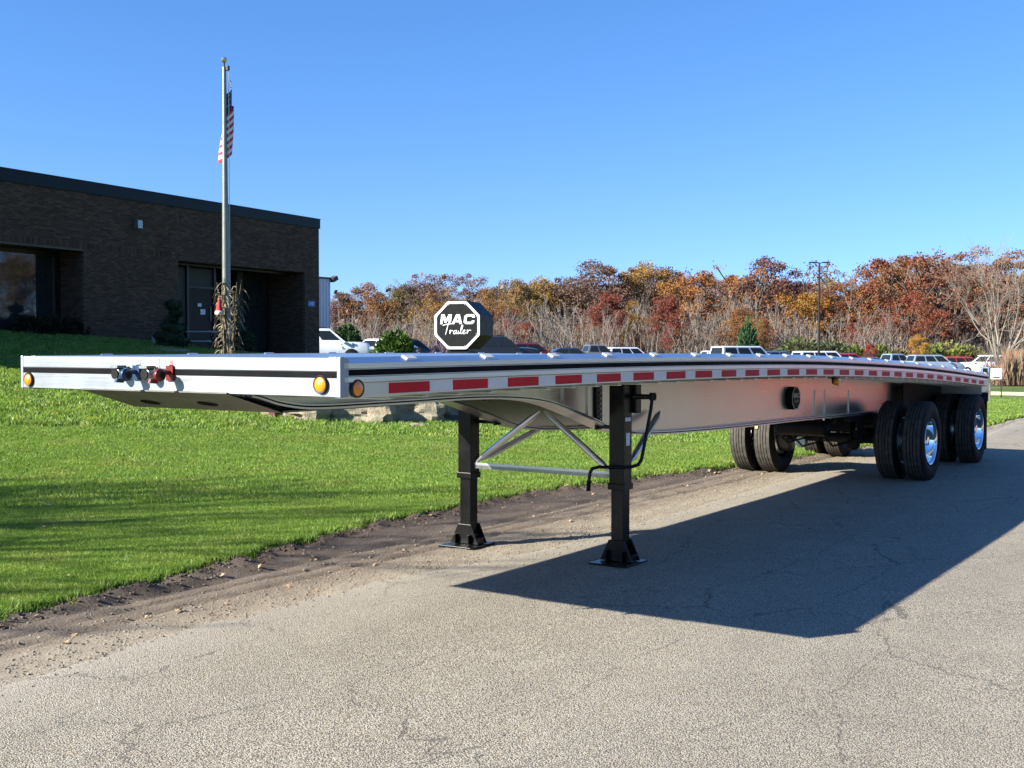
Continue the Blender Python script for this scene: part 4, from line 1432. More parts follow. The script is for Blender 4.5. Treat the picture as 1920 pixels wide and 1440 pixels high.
def corn(name, u, d, ztop, n, label, lean, seed):
    rnd = random.Random(seed)
    cx, cy = bearing(u, d); cz = h(cx, cy)
    root = empty(name, (cx, cy, cz), label, 'corn shock')
    H = ztop - cz
    for k in range(n):
        a = rnd.uniform(0, 2 * PI); r0 = rnd.uniform(.03, .19)
        bx_ = Vector((cx + math.cos(a) * r0, cy + math.sin(a) * r0, cz))
        hh = H * rnd.uniform(.70, 1.0)
        tx = Vector((cx, cy, cz + hh)) + q * (lean * rnd.uniform(.0, 1.0) + rnd.uniform(-.10, .10)) + Vector((0, rnd.uniform(-.12, .12), 0))
        mid = (bx_ + tx) / 2 - (bx_ - Vector((cx, cy, cz))) * .3
        line = [bx_, bx_.lerp(mid, .5), mid, mid.lerp(tx, .5), tx]
        b = MB(); b.tube(line, [.014, .013, .011, .008, .004], 5)
        for j in range(9):
            t = rnd.uniform(.12, 1.0)
            i = min(3, int(t * 4)); p = line[i].lerp(line[i + 1], t * 4 - i)
            an = rnd.uniform(0, 2 * PI); L = rnd.uniform(.18, .46)
            dv = Vector((math.cos(an), math.sin(an), 0)); pts = []
            up = rnd.uniform(.2, .8)
            for s in range(6):
                w = s / 5
                pts.append(p + dv * (L * w * .7) + Vector((0, 0, up * L * w * 1.1 - L * 1.15 * w * w)))
            sd = dv.cross(Vector((0, 0, 1)))
            vs = []
            for s, pp in enumerate(pts):
                wd = .026 * math.sin(PI * (.15 + .85 * (1 - s / 5)) * .9) + .003
                tw = sd * math.cos(s * .5) + Vector((0, 0, 1)) * math.sin(s * .5) * .6
                vs += [pp - tw * wd, pp + tw * wd]
            b.add(vs, [(2 * s, 2 * s + 1, 2 * s + 3, 2 * s + 2) for s in range(5)])
        b.build('corn_stalk', M['cornstalk'], parent=root, world_=True, fix=False)
    return root


cs = corn('corn_shock', 425, 26.9, zat(508, 26.9), 13, 'dry corn stalks bundled round the foot of the flagpole', -.16, 3)
corn_r = corn('corn_shock', 432, 27.2, zat(512, 27.2), 7, 'smaller sheaf of dry corn stalks leaning behind the flagpole to its right', .16, 5)
cx, cy = bearing(412, 26.6)
zc = zat(590, 26.6)
b = MB(); b.lathe([(0, .085), (.05, .075), (.18, .045), (.30, .012), (.32, .001)], (cx, cy, zc + .08), 'Z', 16)
hat = empty('gnome_hat', (cx, cy, zc), 'small pointed red felt hat with a cream brim among the corn stalks', 'hat')
b.build('cone', M['hat_red'], parent=hat, world_=True, smooth=True)
b = MB(); b.lathe([(0, .001), (0, .09), (.03, .105), (.07, .10), (.09, .08), (.09, .001)], (cx, cy, zc), 'Z', 16); b.build('brim', M['cream'], parent=hat, world_=True, smooth=True)

# ================================================================ MONUMENT SIGN, ROCKS, BED PLANTS
sx_, sy_ = bearing(866, 24.3)
ms = empty('octagonal_sign', (sx_, sy_, h(sx_, sy_)), 'black octagonal company sign with thick white border and white lettering', 'sign')
zc = zat(610, 24) - .0
tocam = Vector((CAMP.x - sx_, CAMP.y - sy_, 0)).normalized()
# turned a little so that its right flank shows
nrm = (Matrix.Rotation(R(-19), 3, 'Z') @ tocam).normalized()
exx = Vector((0, 0, 1)).cross(nrm) 
badge('sign_box', (sx_ + nrm.x * .3, sy_ + nrm.y * .3, zc), exx, (0, 0, 1), nrm, .505, .90, ms, M['sign_black'], None, M['sign_white'], border=.075)
b = MB(); b.box((sx_, sy_, (zc - .5 + h(sx_, sy_)) / 2 - .01), (.5, .45, zc - .5 - h(sx_, sy_) + .04), Matrix.Rotation(math.atan2(nrm.y, nrm.x), 3, 'Z')); b.build('pedestal', M['sign_black'], parent=ms, world_=True)
for kx, ky in octagon(.505 * .985) + octagon(.505 * .86):
    p = Vector((sx_, sy_, zc)) + nrm * .305 + exx * kx * .985 + Vector((0, 0, 1)) * ky * .985
    b = MB(); b.box(p, (.016, .016, .016)); b.build('bolt', M['zinc'], parent=ms, world_=True)


def rock(name, c, d, rz, label, seed, group=None, rough=.16):
    bm = bmesh.new()
    bmesh.ops.create_cube(bm, size=1)
    bmesh.ops.subdivide_edges(bm, edges=bm.edges, cuts=9, use_grid_fill=True)
    rnd = Vector((seed * 3.1, seed * 1.7, seed))
    for v in bm.verts:
        p = v.co.copy()
        # superellipse rounding, then fracture relief
        s = 1 - .10 * (abs(p.x * 2) ** 6 * abs(p.y * 2) ** 6 + abs(p.x * 2) ** 6 * abs(p.z * 2) ** 6)
        w = Vector((p.x * d[0], p.y * d[1], p.z * d[2])) * s
        n1 = noise.noise(w * 1.6 + rnd); n2 = noise.noise(w * 5 + rnd); n3 = noise.cell(w * 3.2 + rnd)
        n = Vector((p.x, p.y, p.z)).normalized()
        w += n * (rough * n1 + rough * .45 * n2 + rough * .35 * (n3 - .5)) * (.6 if abs(p.z) > .45 else 1)
        v.co = w
    me = bpy.data.meshes.new('rock'); bm.to_mesh(me); bm.free()
    me.materials.append(M['rock'])
    o = link(name, me, None, c, (0, 0, rz))
    tag(o, label, 'rock', group)
    return o


def rk(u, d, L, D, H, dz, rz, label, seed, group='sandstone blocks edging the sign bed'):
    x, y = bearing(u, d)
    return rock('boulder', (x, y, h(x, y) + H / 2 + dz), (L, D, H), rz, label, seed, group)


ra = -math.atan2(RH.y, RH.x) * 0 + math.atan2(RH.y, RH.x)
rk(577, 22.2, 1.0, .8, .50, -.08, ra + .02, 'sandstone block at the left end of the low rock edging', 1)
rk(672, 22.4, 1.35, .9, .56, -.08, ra - .04, 'longest pale sandstone block seen under the middle of the deck front', 2)
rk(775, 22.9, 1.15, .9, .54, -.05, ra + .10, 'sandstone block with a rusty sloping top nearest the landing legs', 3)
rk(850, 24.0, 1.0, .8, .45, -.05, ra + .3, 'shaded sandstone block at the right end of the rock edging', 4)
rk(785, 22.0, .95, .5, .10, -.02, ra, 'thin flat stone slab lying in the lawn before the edging', 5)
x, y = bearing(518, 22.0)
b = MB(); b.bx(x - .12, x + .06, y - .1, y + .12, h(x, y), h(x, y) + .42); b.bx(x - .16, x + .1, y - .14, y + .16, h(x, y) + .0, h(x, y) + .06)
ut = b.build('utility_box', plain('dark_red_box', (.07, .012, .012), .5), bevel=.01); tag(ut, 'small dark red utility box beside the left end of the rocks', 'utility box')
x, y = bearing(506, 22.4)
rock('boulder', (x, y, h(x, y) + .14), (.35, .3, .34), .3, 'small pale stone left of the dark red utility box', 8, None, .08)['category'] = 'rock'
x, y = bearing(318, 33.0)
rock('boulder', (x, y, zat(662, 33) - .25), (1.15, .9, .75), ra, 'grey slab boulder in shade by the office entrance', 9, None, .05)
# bed behind the rocks
bx0, by0 = bearing(700, 26.5)
vs = []; rings = 10; seg = 40
for i in range(rings + 1):
    for k in range(seg):
        a = 2 * PI * k / seg; r = i / rings
        x = bx0 + (math.cos(a) * 5.6 * RH.x - math.sin(a) * 3.6 * FH.x) * r
        y = by0 + (math.cos(a) * 5.6 * RH.y - math.sin(a) * 3.6 * FH.y) * r
        vs.append((x, y, h(x, y) + .06 + .26 * (1 - r ** 3) + .04 * nz(x, y, 2)))
fs = [(i * seg + k, i * seg + (k + 1) % seg, (i + 1) * seg + (k + 1) % seg, (i + 1) * seg + k) for i in range(rings) for k in range(seg)]
b = MB(); b.v = vs; b.f = fs; b.m = [0] * len(fs); o = b.build('flower_bed', M['mulch'], None, True, sharp=False); o['kind'] = 'structure'


def needle_bush(name, c, rx, rz, n, col, label, seed, droop=.4, size=.12, cat='shrub', group=None, trunk=True, shape='dome'):
    rnd = random.Random(seed)
    root = empty(name, c, label, cat, group)
    b = MB()
    for i in range(n):
        for _ in range(20):
            p = Vector((rnd.uniform(-1, 1), rnd.uniform(-1, 1), rnd.uniform(0, 1)))
            if shape == 'cone':
                if math.hypot(p.x, p.y) < (1 - p.z) * (1 + .15 * math.sin(p.z * 22)) and math.hypot(p.x, p.y) > (1 - p.z) * .35: break
            elif p.length < 1 and p.length > .45 and noise.noise(p * 3 + Vector((seed, 0, 0))) > -.25: break
        p = Vector((p.x * rx, p.y * rx, p.z * rz))
        out = Vector((p.x, p.y, p.z * .4)).normalized()
        dv = (out + Vector((rnd.uniform(-.5, .5), rnd.uniform(-.5, .5), rnd.uniform(-droop, .3)))).normalized()
        L = size * rnd.uniform(.7, 1.6)
        sd = dv.cross(Vector((rnd.uniform(-1, 1), rnd.uniform(-1, 1), 1))).normalized() * L * .22
        b.add([p - sd, p + sd, p + sd * .5 + dv * L, p - sd * .5 + dv * L * .9], [(0, 1, 2, 3)])
    me = b.mesh('foliage', M['needles'])
    f = link('foliage', me, root); f.color = (*col, 1)
    b = MB()
    for k in range(7 if trunk else 3):
        a = 2 * PI * k / 7; b.tube([(0, 0, -.1), (math.cos(a) * rx * .3, math.sin(a) * rx * .3, rz * .4), (math.cos(a) * rx * .6, math.sin(a) * rx * .6, rz * .75)], [.03, .02, .008], 5)
    b.build('stems', M['bark_dark'], root)
    return root


x, y = bearing(742, 24.8); needle_bush('juniper_bush', (x, y, h(x, y) + .2), .62, zat(622, 24.8) - h(x, y) - .2, 5200, (.065, .12, .022), 'shaggy green juniper bush just left of the octagonal sign', 4, .9, .10)
x, y = bearing(720, 25.4); needle_bush('juniper_bush', (x, y, h(x, y) + .2), .45, zat(645, 25.4) - h(x, y) - .2, 1800, (.045, .09, .02), 'low dark green juniper spilling left of the shaggy juniper', 14, .9, .10)
x, y = bearing(652, 58); needle_bush('spruce_bush', (x, y, zat(662, 58) - .6), .80, zat(610, 58) - zat(662, 58) + .6, 3800, (.05, .10, .035), 'rounded dark evergreen beside the white vehicle nose', 6, .3, .16)
x, y = bearing(822, 26.0); needle_bush('heather_bush', (x, y, h(x, y) + .2), .42, zat(642, 26) - h(x, y) - .2, 1500, (.10, .07, .12), 'purplish low bush under the left edge of the octagonal sign', 7, .5, .06)

# topiary of cloud-pruned balls
x, y = bearing(326, 34.5); gz = h(x, y)
tp = empty('cloud_topiary', (x, y, gz), 'dark cloud-pruned topiary with stacked foliage balls beside the entrance', 'topiary')
b = MB(); b.tube([(0, 0, -.1), (.08, 0, .5), (-.05, .05, 1.0), (.03, 0, 1.6)], [.05, .045, .035, .02], 8); b.build('trunk', M['bark_dark'], tp, True)
balls = [(326, 572, .25), (331, 588, .20), (322, 600, .20), (315, 612, .24), (334, 616, .26), (303, 630, .22), (322, 634, .33), (338, 640, .28), (312, 648, .3), (330, 652, .3)]
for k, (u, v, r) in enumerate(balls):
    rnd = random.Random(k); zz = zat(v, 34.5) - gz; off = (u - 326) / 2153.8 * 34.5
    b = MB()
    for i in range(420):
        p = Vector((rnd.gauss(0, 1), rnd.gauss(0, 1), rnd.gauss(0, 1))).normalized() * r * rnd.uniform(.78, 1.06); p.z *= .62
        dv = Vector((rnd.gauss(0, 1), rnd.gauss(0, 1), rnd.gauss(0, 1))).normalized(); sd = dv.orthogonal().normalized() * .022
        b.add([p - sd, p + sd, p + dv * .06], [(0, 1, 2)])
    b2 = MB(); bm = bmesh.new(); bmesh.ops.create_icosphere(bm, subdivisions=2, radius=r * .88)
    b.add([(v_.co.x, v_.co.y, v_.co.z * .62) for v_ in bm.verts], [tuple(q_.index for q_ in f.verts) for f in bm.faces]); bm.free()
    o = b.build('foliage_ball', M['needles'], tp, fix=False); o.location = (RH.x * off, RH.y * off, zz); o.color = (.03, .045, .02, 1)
# shrubs under the window
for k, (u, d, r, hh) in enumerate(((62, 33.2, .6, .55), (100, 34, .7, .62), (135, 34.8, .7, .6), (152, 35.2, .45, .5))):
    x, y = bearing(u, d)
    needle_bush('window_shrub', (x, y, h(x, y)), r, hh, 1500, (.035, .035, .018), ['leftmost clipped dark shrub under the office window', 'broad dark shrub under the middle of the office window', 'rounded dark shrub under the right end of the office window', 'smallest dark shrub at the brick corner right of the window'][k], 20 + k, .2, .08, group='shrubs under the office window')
x, y = bearing(452, 37); needle_bush('entrance_shrub', (x, y, h(x, y)), .5, .9, 1500, (.05, .07, .03), 'dark shrub right of the corn stalks at the entrance', 31, .2, .08)

# picnic table
x, y = bearing(373, 36.0); tz = h(x, y)
pt = empty('picnic_table', (x, y, tz), 'grey picnic table with benches standing by the office door', 'table', rz=math.atan2(RH.y, RH.x))
tt = zat(622, 36) - tz; bt = zat(640, 36) - tz
for k in range(4):
    b = MB(); b.box((0, -.27 + .18 * k, tt), (1.05, .17, .04)); b.build('table_board', M['table_grey'], pt)
for s in (-1, 1):
    b = MB(); b.box((0, s * .62, bt), (1.05, .24, .04)); b.build('bench_seat', M['table_grey'], pt)
    b = MB(); b.tube([(s * .42, -.35, 0), (s * .42, .15, tt)], .03, 6); b.tube([(s * .42, .35, 0), (s * .42, -.15, tt)], .03, 6); b.tube([(s * .42, -.7, bt - .04), (s * .42, .7, bt - .04)], .03, 6); b.build('leg_frame', M['bronze'], pt)
x, y = bearing(288, 34.6)
b = MB(); b.lathe([(0, .05), (.22, .05), (.24, .02), (.30, .018), (.31, .001)], (0, 0, 0), 'Z', 12); o = b.build('ground_lamp', M['zinc'], loc=(x, y, h(x, y) + .12)); tag(o, 'small pale garden lamp standing by the brick wall left of the topiary', 'lamp')

# ================================================================ CAR PARK
def car_parts(kind):
    """profile tables: L length, stations x -> (z sill, z belt, half width); cabin quad for the glasshouse"""
    if kind == 'sedan':
        return dict(L=4.8, w=.92, belt=[(-2.4, .62), (-2.25, .98), (-1.5, 1.02), (0, .96), (1.1, .90), (2.1, .76), (2.4, .52)], cab=(-1.75, -.85, .45, 1.25), roof=1.44, wheel=.33, rw=.60)
    if kind == 'suv':
        return dict(L=4.8, w=.95, belt=[(-2.4, .8), (-2.3, 1.12), (0, 1.10), (1.1, 1.08), (2.15, .98), (2.4, .65)], cab=(-2.28, -2.0, .35, 1.15), roof=1.75, wheel=.37, rw=.68)
    if kind == 'pickup':
        return dict(L=5.6, w=.98, belt=[(-2.8, .9), (-2.75, 1.18), (0, 1.20), (1.3, 1.16), (2.6, 1.08), (2.8, .7)], cab=(-.75, -.5, .75, 1.45), roof=1.85, wheel=.39, rw=.70)
    if kind == 'capped':
        return dict(L=5.6, w=.98, belt=[(-2.8, .9), (-2.75, 1.18), (0, 1.20), (1.3, 1.16), (2.6, 1.08), (2.8, .7)], cab=(-2.75, -2.6, .75, 1.45), roof=1.85, wheel=.39, rw=.74)
    return dict(L=5.3, w=1.0, belt=[(-2.65, .9), (-2.6, 1.15), (0, 1.15), (1.3, 1.12), (2.3, .95), (2.65, .6)], cab=(-2.6, -2.5, 1.0, 1.9), roof=2.1, wheel=.36, rw=.82)


def car_protos(kind):
    P_ = car_parts(kind); L = P_['L']; w = P_['w']; cab = P_['cab']; roof = P_['roof']
    st = smooth_tab(P_['belt'], 40)
    res = []
    # lower body
    b = MB(); rows = []
    for x, zb2 in st:
        e = 1 - .16 * (abs(x) / (L / 2)) ** 4
        ww = w * e
        rows.append([(x, -ww * .90, .24), (x, -ww, .42), (x, -ww * 1.0, zb2 * .72), (x, -ww * .93, zb2 - .02), (x, -ww * .6, zb2 + .03), (x, 0, zb2 + .05), (x, ww * .6, zb2 + .03), (x, ww * .93, zb2 - .02), (x, ww, zb2 * .72), (x, ww, .42), (x, ww * .90, .24)])
    n = 11
    vs = [p for r in rows for p in r]; fs = []
    for i in range(len(rows) - 1):
        for k in range(n):
            fs.append((i * n + k, i * n + (k + 1) % n, (i + 1) * n + (k + 1) % n, (i + 1) * n + k))
    fs += [tuple(range(n)), tuple((len(rows) - 1) * n + k for k in range(n))]
    b.add(vs, fs)
    # cabin: pillars and roof in body colour
    r0, r1, f1, f0 = cab; rw = P_['rw']
    zb0 = interp(P_['belt'], r0) - .04; zf0 = interp(P_['belt'], f0) - .04
    sw = w * .90
    V = [(r0, -sw, zb0), (f0, -sw, zf0), (f0, sw, zf0), (r0, sw, zb0), (r1, -rw, roof - .05), (f1, -rw, roof - .05), (f1, rw, roof - .05), (r1, rw, roof - .05)]
    m = .12
    V += [(r1 + m, -rw * .8, roof), (f1 - m, -rw * .8, roof), (f1 - m, rw * .8, roof), (r1 + m, rw * .8, roof)]
    b.add(V, [(0, 1, 5, 4), (1, 2, 6, 5), (2, 3, 7, 6), (3, 0, 4, 7), (4, 5, 9, 8), (5, 6, 10, 9), (6, 7, 11, 10), (7, 4, 8, 11), (8, 9, 10, 11)])
    body = b.mesh('body', M['carpaint'], True)
    bm = bmesh.new(); bm.from_mesh(body); bmesh.ops.recalc_face_normals(bm, faces=bm.faces); bm.to_mesh(body); bm.free()
    body.set_sharp_from_angle(angle=R(28))
    res.append(('body', body, (0, 0, 0)))
    # glass panels set just proud of the cabin faces
    def panel(q, a0, a1, c0, c1, out):
        q = [Vector(p) for p in q]
        def at(s, t): return q[0].lerp(q[1], s).lerp(q[3].lerp(q[2], s), t)
        pts = [at(a0, c0), at(a1, c0), at(a1, c1), at(a0, c1)]
        nn = (pts[1] - pts[0]).cross(pts[3] - pts[0]).normalized()
        if nn.dot(Vector(out)) < 0: nn = -nn
        gb = MB(); gb.add([p + nn * .004 for p in pts] + [p + nn * .014 for p in pts], [(0, 1, 2, 3), (7, 6, 5, 4), (0, 4, 5, 1), (1, 5, 6, 2), (2, 6, 7, 3), (3, 7, 4, 0)])
        me = gb.mesh('window', M['glass']); return me
    for s in (-1, 1):
        qd = (V[0], V[1], V[5], V[4]) if s < 0 else (V[3], V[2], V[6], V[7])
        cuts = [(.05, .47), (.52, .93)] if kind in ('sedan',) else [(.04, .32), (.36, .63), (.67, .95)] if kind in ('suv', 'capped', 'van') else [(.08, .46), (.52, .92)]
        for a0, a1 in cuts:
            res.append(('window', panel(qd, a0, a1, .18, .88, (0, s, .2)), (0, 0, 0)))
    res.append(('windscreen', panel((V[1], V[2], V[6], V[5]), .06, .94, .12, .92, (1, 0, .5)), (0, 0, 0)))
    res.append(('rear_window', panel((V[3], V[0], V[4], V[7]), .08, .92, .2, .9, (-1, 0, .3)), (0, 0, 0)))
    wb = L * .29
    wmb = MB(); wmb.lathe([(-.11, .16), (-.11, P_['wheel'] - .03), (-.08, P_['wheel']), (.08, P_['wheel']), (.11, P_['wheel'] - .03), (.11, .2), (.07, .18), (.06, .001)], (0, 0, 0), 'Y', 20)
    wm = wmb.mesh('wheel', M['rubber'], True)
    rm = MB(); rm.lathe([(.0, .001), (.0, P_['wheel'] * .6)], (0, 0, 0), 'Y', 16); rmm = rm.mesh('hubcap', M['zinc'])
    for sx2 in (-1, 1):
        for s in (-1, 1):
            res.append(('wheel', wm, (sx2 * wb, s * (w - .10), P_['wheel'])))
    for s in (-1, 1):
        zz = interp(P_['belt'], L / 2 - .2) - .14
        lb_ = MB(); lb_.box((L / 2 - .10, s * w * .66, zz - .05), (.16, .34, .15)); res.append(('headlight', lb_.mesh('headlight', M['light_glass']), (0, 0, 0)))
        zz = interp(P_['belt'], -L / 2 + .2) - .12
        lb_ = MB(); lb_.box((-L / 2 + .08, s * w * .72, zz - .04), (.14, .22, .22)); res.append(('tail_light', lb_.mesh('tail_light', M['tail_red']), (0, 0, 0)))
        lb_ = MB(); lb_.box((f0 - .25, s * (w + .08), zf0 + .10), (.10, .16, .12)); o_ = lb_.mesh('wing_mirror', M['carpaint']); res.append(('wing_mirror', o_, (0, 0, 0)))
    if kind in ('suv',):
        for s in (-1, 1):
            lb_ = MB(); lb_.tube([(r1 + .2, s * rw * .85, roof + .005), (r1 + .3, s * rw * .85, roof + .05), (f1 - .3, s * rw * .85, roof + .05), (f1 - .15, s * rw * .85, roof + .005)], .018, 6)
            res.append(('roof_rail', lb_.mesh('roof_rail', M['bronze']), (0, 0, 0)))
    return res


PROTO = {k: car_protos(k) for k in ('sedan', 'suv', 'pickup', 'capped', 'van')}


def car(kind, u, vroof, d, head, col, label, zoff=None):
    """head: angle of travel measured from the view's right-hand direction"""
    x, y = bearing(u, d)
    P_ = car_parts(kind)
    z = h(x, y) + .03
    zr = zat(vroof, d) - P_['roof']
    z = max(h(x, y) + .03, 0) if abs(zr - z) > .45 else h(x, y) + .035
    nm = {'sedan': 'parked_car', 'suv': 'parked_suv', 'pickup': 'parked_pickup', 'capped': 'parked_pickup', 'van': 'parked_van'}[kind]
    ct = {'sedan': 'car', 'suv': 'SUV', 'pickup': 'pickup truck', 'capped': 'pickup truck', 'van': 'van'}[kind]
    root = empty(nm, (x, y, z), label, ct, 'vehicles in the car park', rz=math.atan2(RH.y, RH.x) + head)
    for n_, me, loc in PROTO[kind]:
        o = link(n_, me, root, loc); o.color = (*col, 1)
    return root


WHT = (.75, .76, .78); BLK = (.012, .013, .015); SIL = (.42, .44, .47); BLU = (.05, .10, .20); RED = (.30, .02, .02); NAVY = (.02, .03, .06); DRED = (.12, .012, .018); GRY = (.12, .125, .13); LBL = (.20, .27, .36)
cars = [
    ('suv', 608, 617, 58, 0.10, (.62, .68, .78), 'white SUV with its nose sticking out past the brick corner'),
    ('sedan', 706, 651, 66, 2.9, WHT, 'white car mostly hidden left of the juniper bush'),
    ('suv', 775, 640, 84, .2, (.02, .035, .035), 'dark green vehicle behind the juniper bush'),
    ('suv', 935, 625, 66, .15, BLK, 'black SUV with arched roof just right of the octagonal sign'),
    ('sedan', 988, 641, 68, .35, DRED, 'dark red sedan with a black roof parked right of the black SUV'),
    ('sedan', 1068, 655, 84, .2, NAVY, 'low navy car between the dark red sedan and the first pickup'),
    ('pickup', 1112, 648, 92, .25, GRY, 'grey crew-cab pickup left of the white SUV with roof rails'),
    ('suv', 1182, 649, 95, .35, WHT, 'white SUV with roof rails and dark side windows beside the grey pickup'),
    ('sedan', 1300, 657, 100, .1, NAVY, 'dark blue car roof just left of the long white pickup'),
    ('pickup', 1330, 655, 112, .3, WHT, 'white pickup far back left of the capped pickup'),
    ('capped', 1400, 652, 84, .45, WHT, 'long white pickup with a matching bed cap in mid lot'),
    ('suv', 1462, 655, 96, .2, BLU, 'blue SUV directly right of the long white capped pickup'),
    ('sedan', 1505, 659, 104, 2.8, GRY, 'dark grey saloon between the blue SUV and the white van roof'),
    ('capped', 1545, 657, 98, .3, WHT, 'white vehicle with a flat roof under the tall lamp post'),
    ('suv', 1590, 660, 100, .25, (.38, .02, .05), 'bright red hatchback style vehicle right of the lamp post'),
    ('sedan', 1632, 663, 100, .2, BLU, 'blue saloon right of the bright red vehicle'),
    ('pickup', 1672, 665, 104, .3, LBL, 'pale blue pickup left of the dark saloon'),
    ('capped', 1690, 663, 116, .2, WHT, 'white van-like roof behind the pale blue pickup'),
    ('sedan', 1700, 672, 110, 2.7, BLK, 'black saloon in front of the big pale blue SUV'),
    ('suv', 1752, 664, 98, .10, (.22, .28, .36), 'big pale blue SUV with dark windows near the rear of the trailer'),
    ('suv', 1808, 671, 106, .1, (.42, .03, .02), 'red SUV between the pale blue SUV and the white jeep-like car'),
    ('suv', 1843, 668, 100, 2.9, WHT, 'boxy white off-roader beside the bare tree trunk'),
    ('sedan', 1230, 662, 112, .2, BLU, 'dark blue car far back right of the white SUV with roof rails'),
    ('sedan', 1262, 660, 108, .4, GRY, 'grey car roof far back in the gap before the capped pickup'),
    ('sedan', 1380, 662, 118, .2, NAVY, 'navy car half hidden behind the capped pickup'),
]
for c in cars:
    car(*c)

# red pickup farther up the road, outside the picture: the trailer's beam mirrors it
root = empty('parked_pickup', (8.6, 27.5, .02), 'red pickup standing on the road beyond the trailer, mirrored in its polished beam', 'pickup truck', rz=PI / 2)
for n_, me, loc in PROTO['capped']:
    o = link(n_, me, root, loc); o.color = (.45, .03, .02, 1)

# tall lot lamp
x, y = bearing(1535, 95); z = h(x, y)
lp = empty('car_park_lamp', (x, y, z), 'tall brown car park lamp post with two flat heads', 'lamp post')
zt2 = zat(493, 95) - z
b = MB(); b.tube([(0, 0, 0), (0, 0, zt2)], [.10, .07], 10); b.build('post', M['bronze'], lp, True)
b = MB(); b.lathe([(0, .3), (.6, .28), (.62, .001)], (0, 0, 0), 'Z', 16); b.build('footing', M['concrete'], lp)
ar = Vector((RH.x, RH.y, 0))
for s in (-1, 1):
    b = MB(); b.tube([(0, 0, zt2 - .05), ar * s * .3 + Vector((0, 0, zt2))], .04, 6)
    b.box(ar * s * .55 + Vector((0, 0, zt2 + .02)), (.62, .30, .09), Matrix.Rotation(math.atan2(RH.y, RH.x), 3, 'Z')); b.build('lamp_head', M['bronze'], lp, bevel=.02)

# small white sign on two posts
xa, ya = bearing(1857, 37.2); xb, yb = bearing(1878, 37.2)
g = empty('roadside_sign', ((xa + xb) / 2, (ya + yb) / 2, h(xa, ya)), 'small blank-looking white sign on two thin posts past the trailer rear', 'sign')
zt3 = zat(691, 37.2)
for (xx, yy) in ((xa, ya), (xb, yb)):
    b = MB(); b.bx(xx - .02, xx + .02, yy - .02, yy + .02, h(xx, yy) - .05, zt3 + .01); b.build('post', M['bronze'], parent=g, world_=True)
b = MB(); mxx, myy = (xa + xb) / 2, (ya + yb) / 2
rz_ = Matrix.Rotation(math.atan2(yb - ya, xb - xa), 3, 'Z')
b.box((mxx - FH.x * .03, myy - FH.y * .03, zt3 - .17), (.36, .012, .35), rz_); b.build('panel', M['sign_white'], parent=g, world_=True)
b = MB(); pc = Vector((mxx, myy, zt3 - .29)) - Vector((FH.x, FH.y, 0)) * .04; b.box(pc, (.20, .006, .03), rz_); b.build('black_mark', M['stripe'], parent=g, world_=True)

# ================================================================ TREES
def tube3(b, a, c, ra, rc, n=4, mid=None):
    pts = [a, c] if mid is None else [a, mid, c]
    b.tube(pts, [ra, rc] if mid is None else [ra, (ra + rc) / 2, rc], n, cap=False)


def tree_skel(rnd, H, r0, levels, spread, first=.30, split=(3, 5), thin=.62, gravity=0.0, lenk=.62, tips=None, minr=.006, nsides=5, trunk_bend=.04, up=.35):
    """recursive limbs; returns MB of wood and the list of twig tips"""
    b = MB(); tips = []
    def grow(p, d, L, r, lev):
        segs = 3 if lev < 3 else 2
        q = p.copy(); dd = d.copy(); pts = [q.copy()]; rad = [r]
        for s in range(segs):
            dd = (dd + Vector((rnd.gauss(0, .10), rnd.gauss(0, .10), rnd.gauss(0, .06) + gravity))).normalized()
            q = q + dd * (L / segs); pts.append(q.copy()); rad.append(r * (1 - (1 - thin) * (s + 1) / segs))
        b.tube(pts, [max(minr, x) for x in rad], max(3, nsides - lev), cap=False)
        if lev >= levels:
            tips.append((q, dd)); return
        if lev >= levels - 1: tips.append((pts[1], dd))
        k = rnd.randint(*split)
        base = rnd.uniform(0, 2 * PI)
        for i in range(k):
            t = rnd.uniform(.45, 1.0) if i else 1.0
            j = min(segs - 1, int(t * segs)); sp = pts[j].lerp(pts[j + 1], t * segs - j)
            an = base + 2 * PI * i / k + rnd.uniform(-.5, .5)
            o_ = dd.orthogonal().normalized(); o_ = Matrix.Rotation(an, 3, dd) @ o_
            sprd = spread * rnd.uniform(.6, 1.3) * (.6 if i == 0 else 1)
            nd_ = (dd + o_ * sprd + Vector((0, 0, up * rnd.uniform(0, 1)))).normalized()
            grow(sp, nd_, L * lenk * rnd.uniform(.75, 1.2), rad[-1] * (.85 if i == 0 else .65), lev + 1)
    grow(Vector((0, 0, -.3)), Vector((rnd.gauss(0, trunk_bend), rnd.gauss(0, trunk_bend), 1)).normalized(), H * first, r0, 0)
    return b, tips


def normalise(b, tips, H):
    zmax = max(p[2] for p in b.v)
    k = H / zmax
    b.v = [(p[0] * k, p[1] * k, p[2] * k) for p in b.v]
    return [(t * k, d) for t, d in tips]


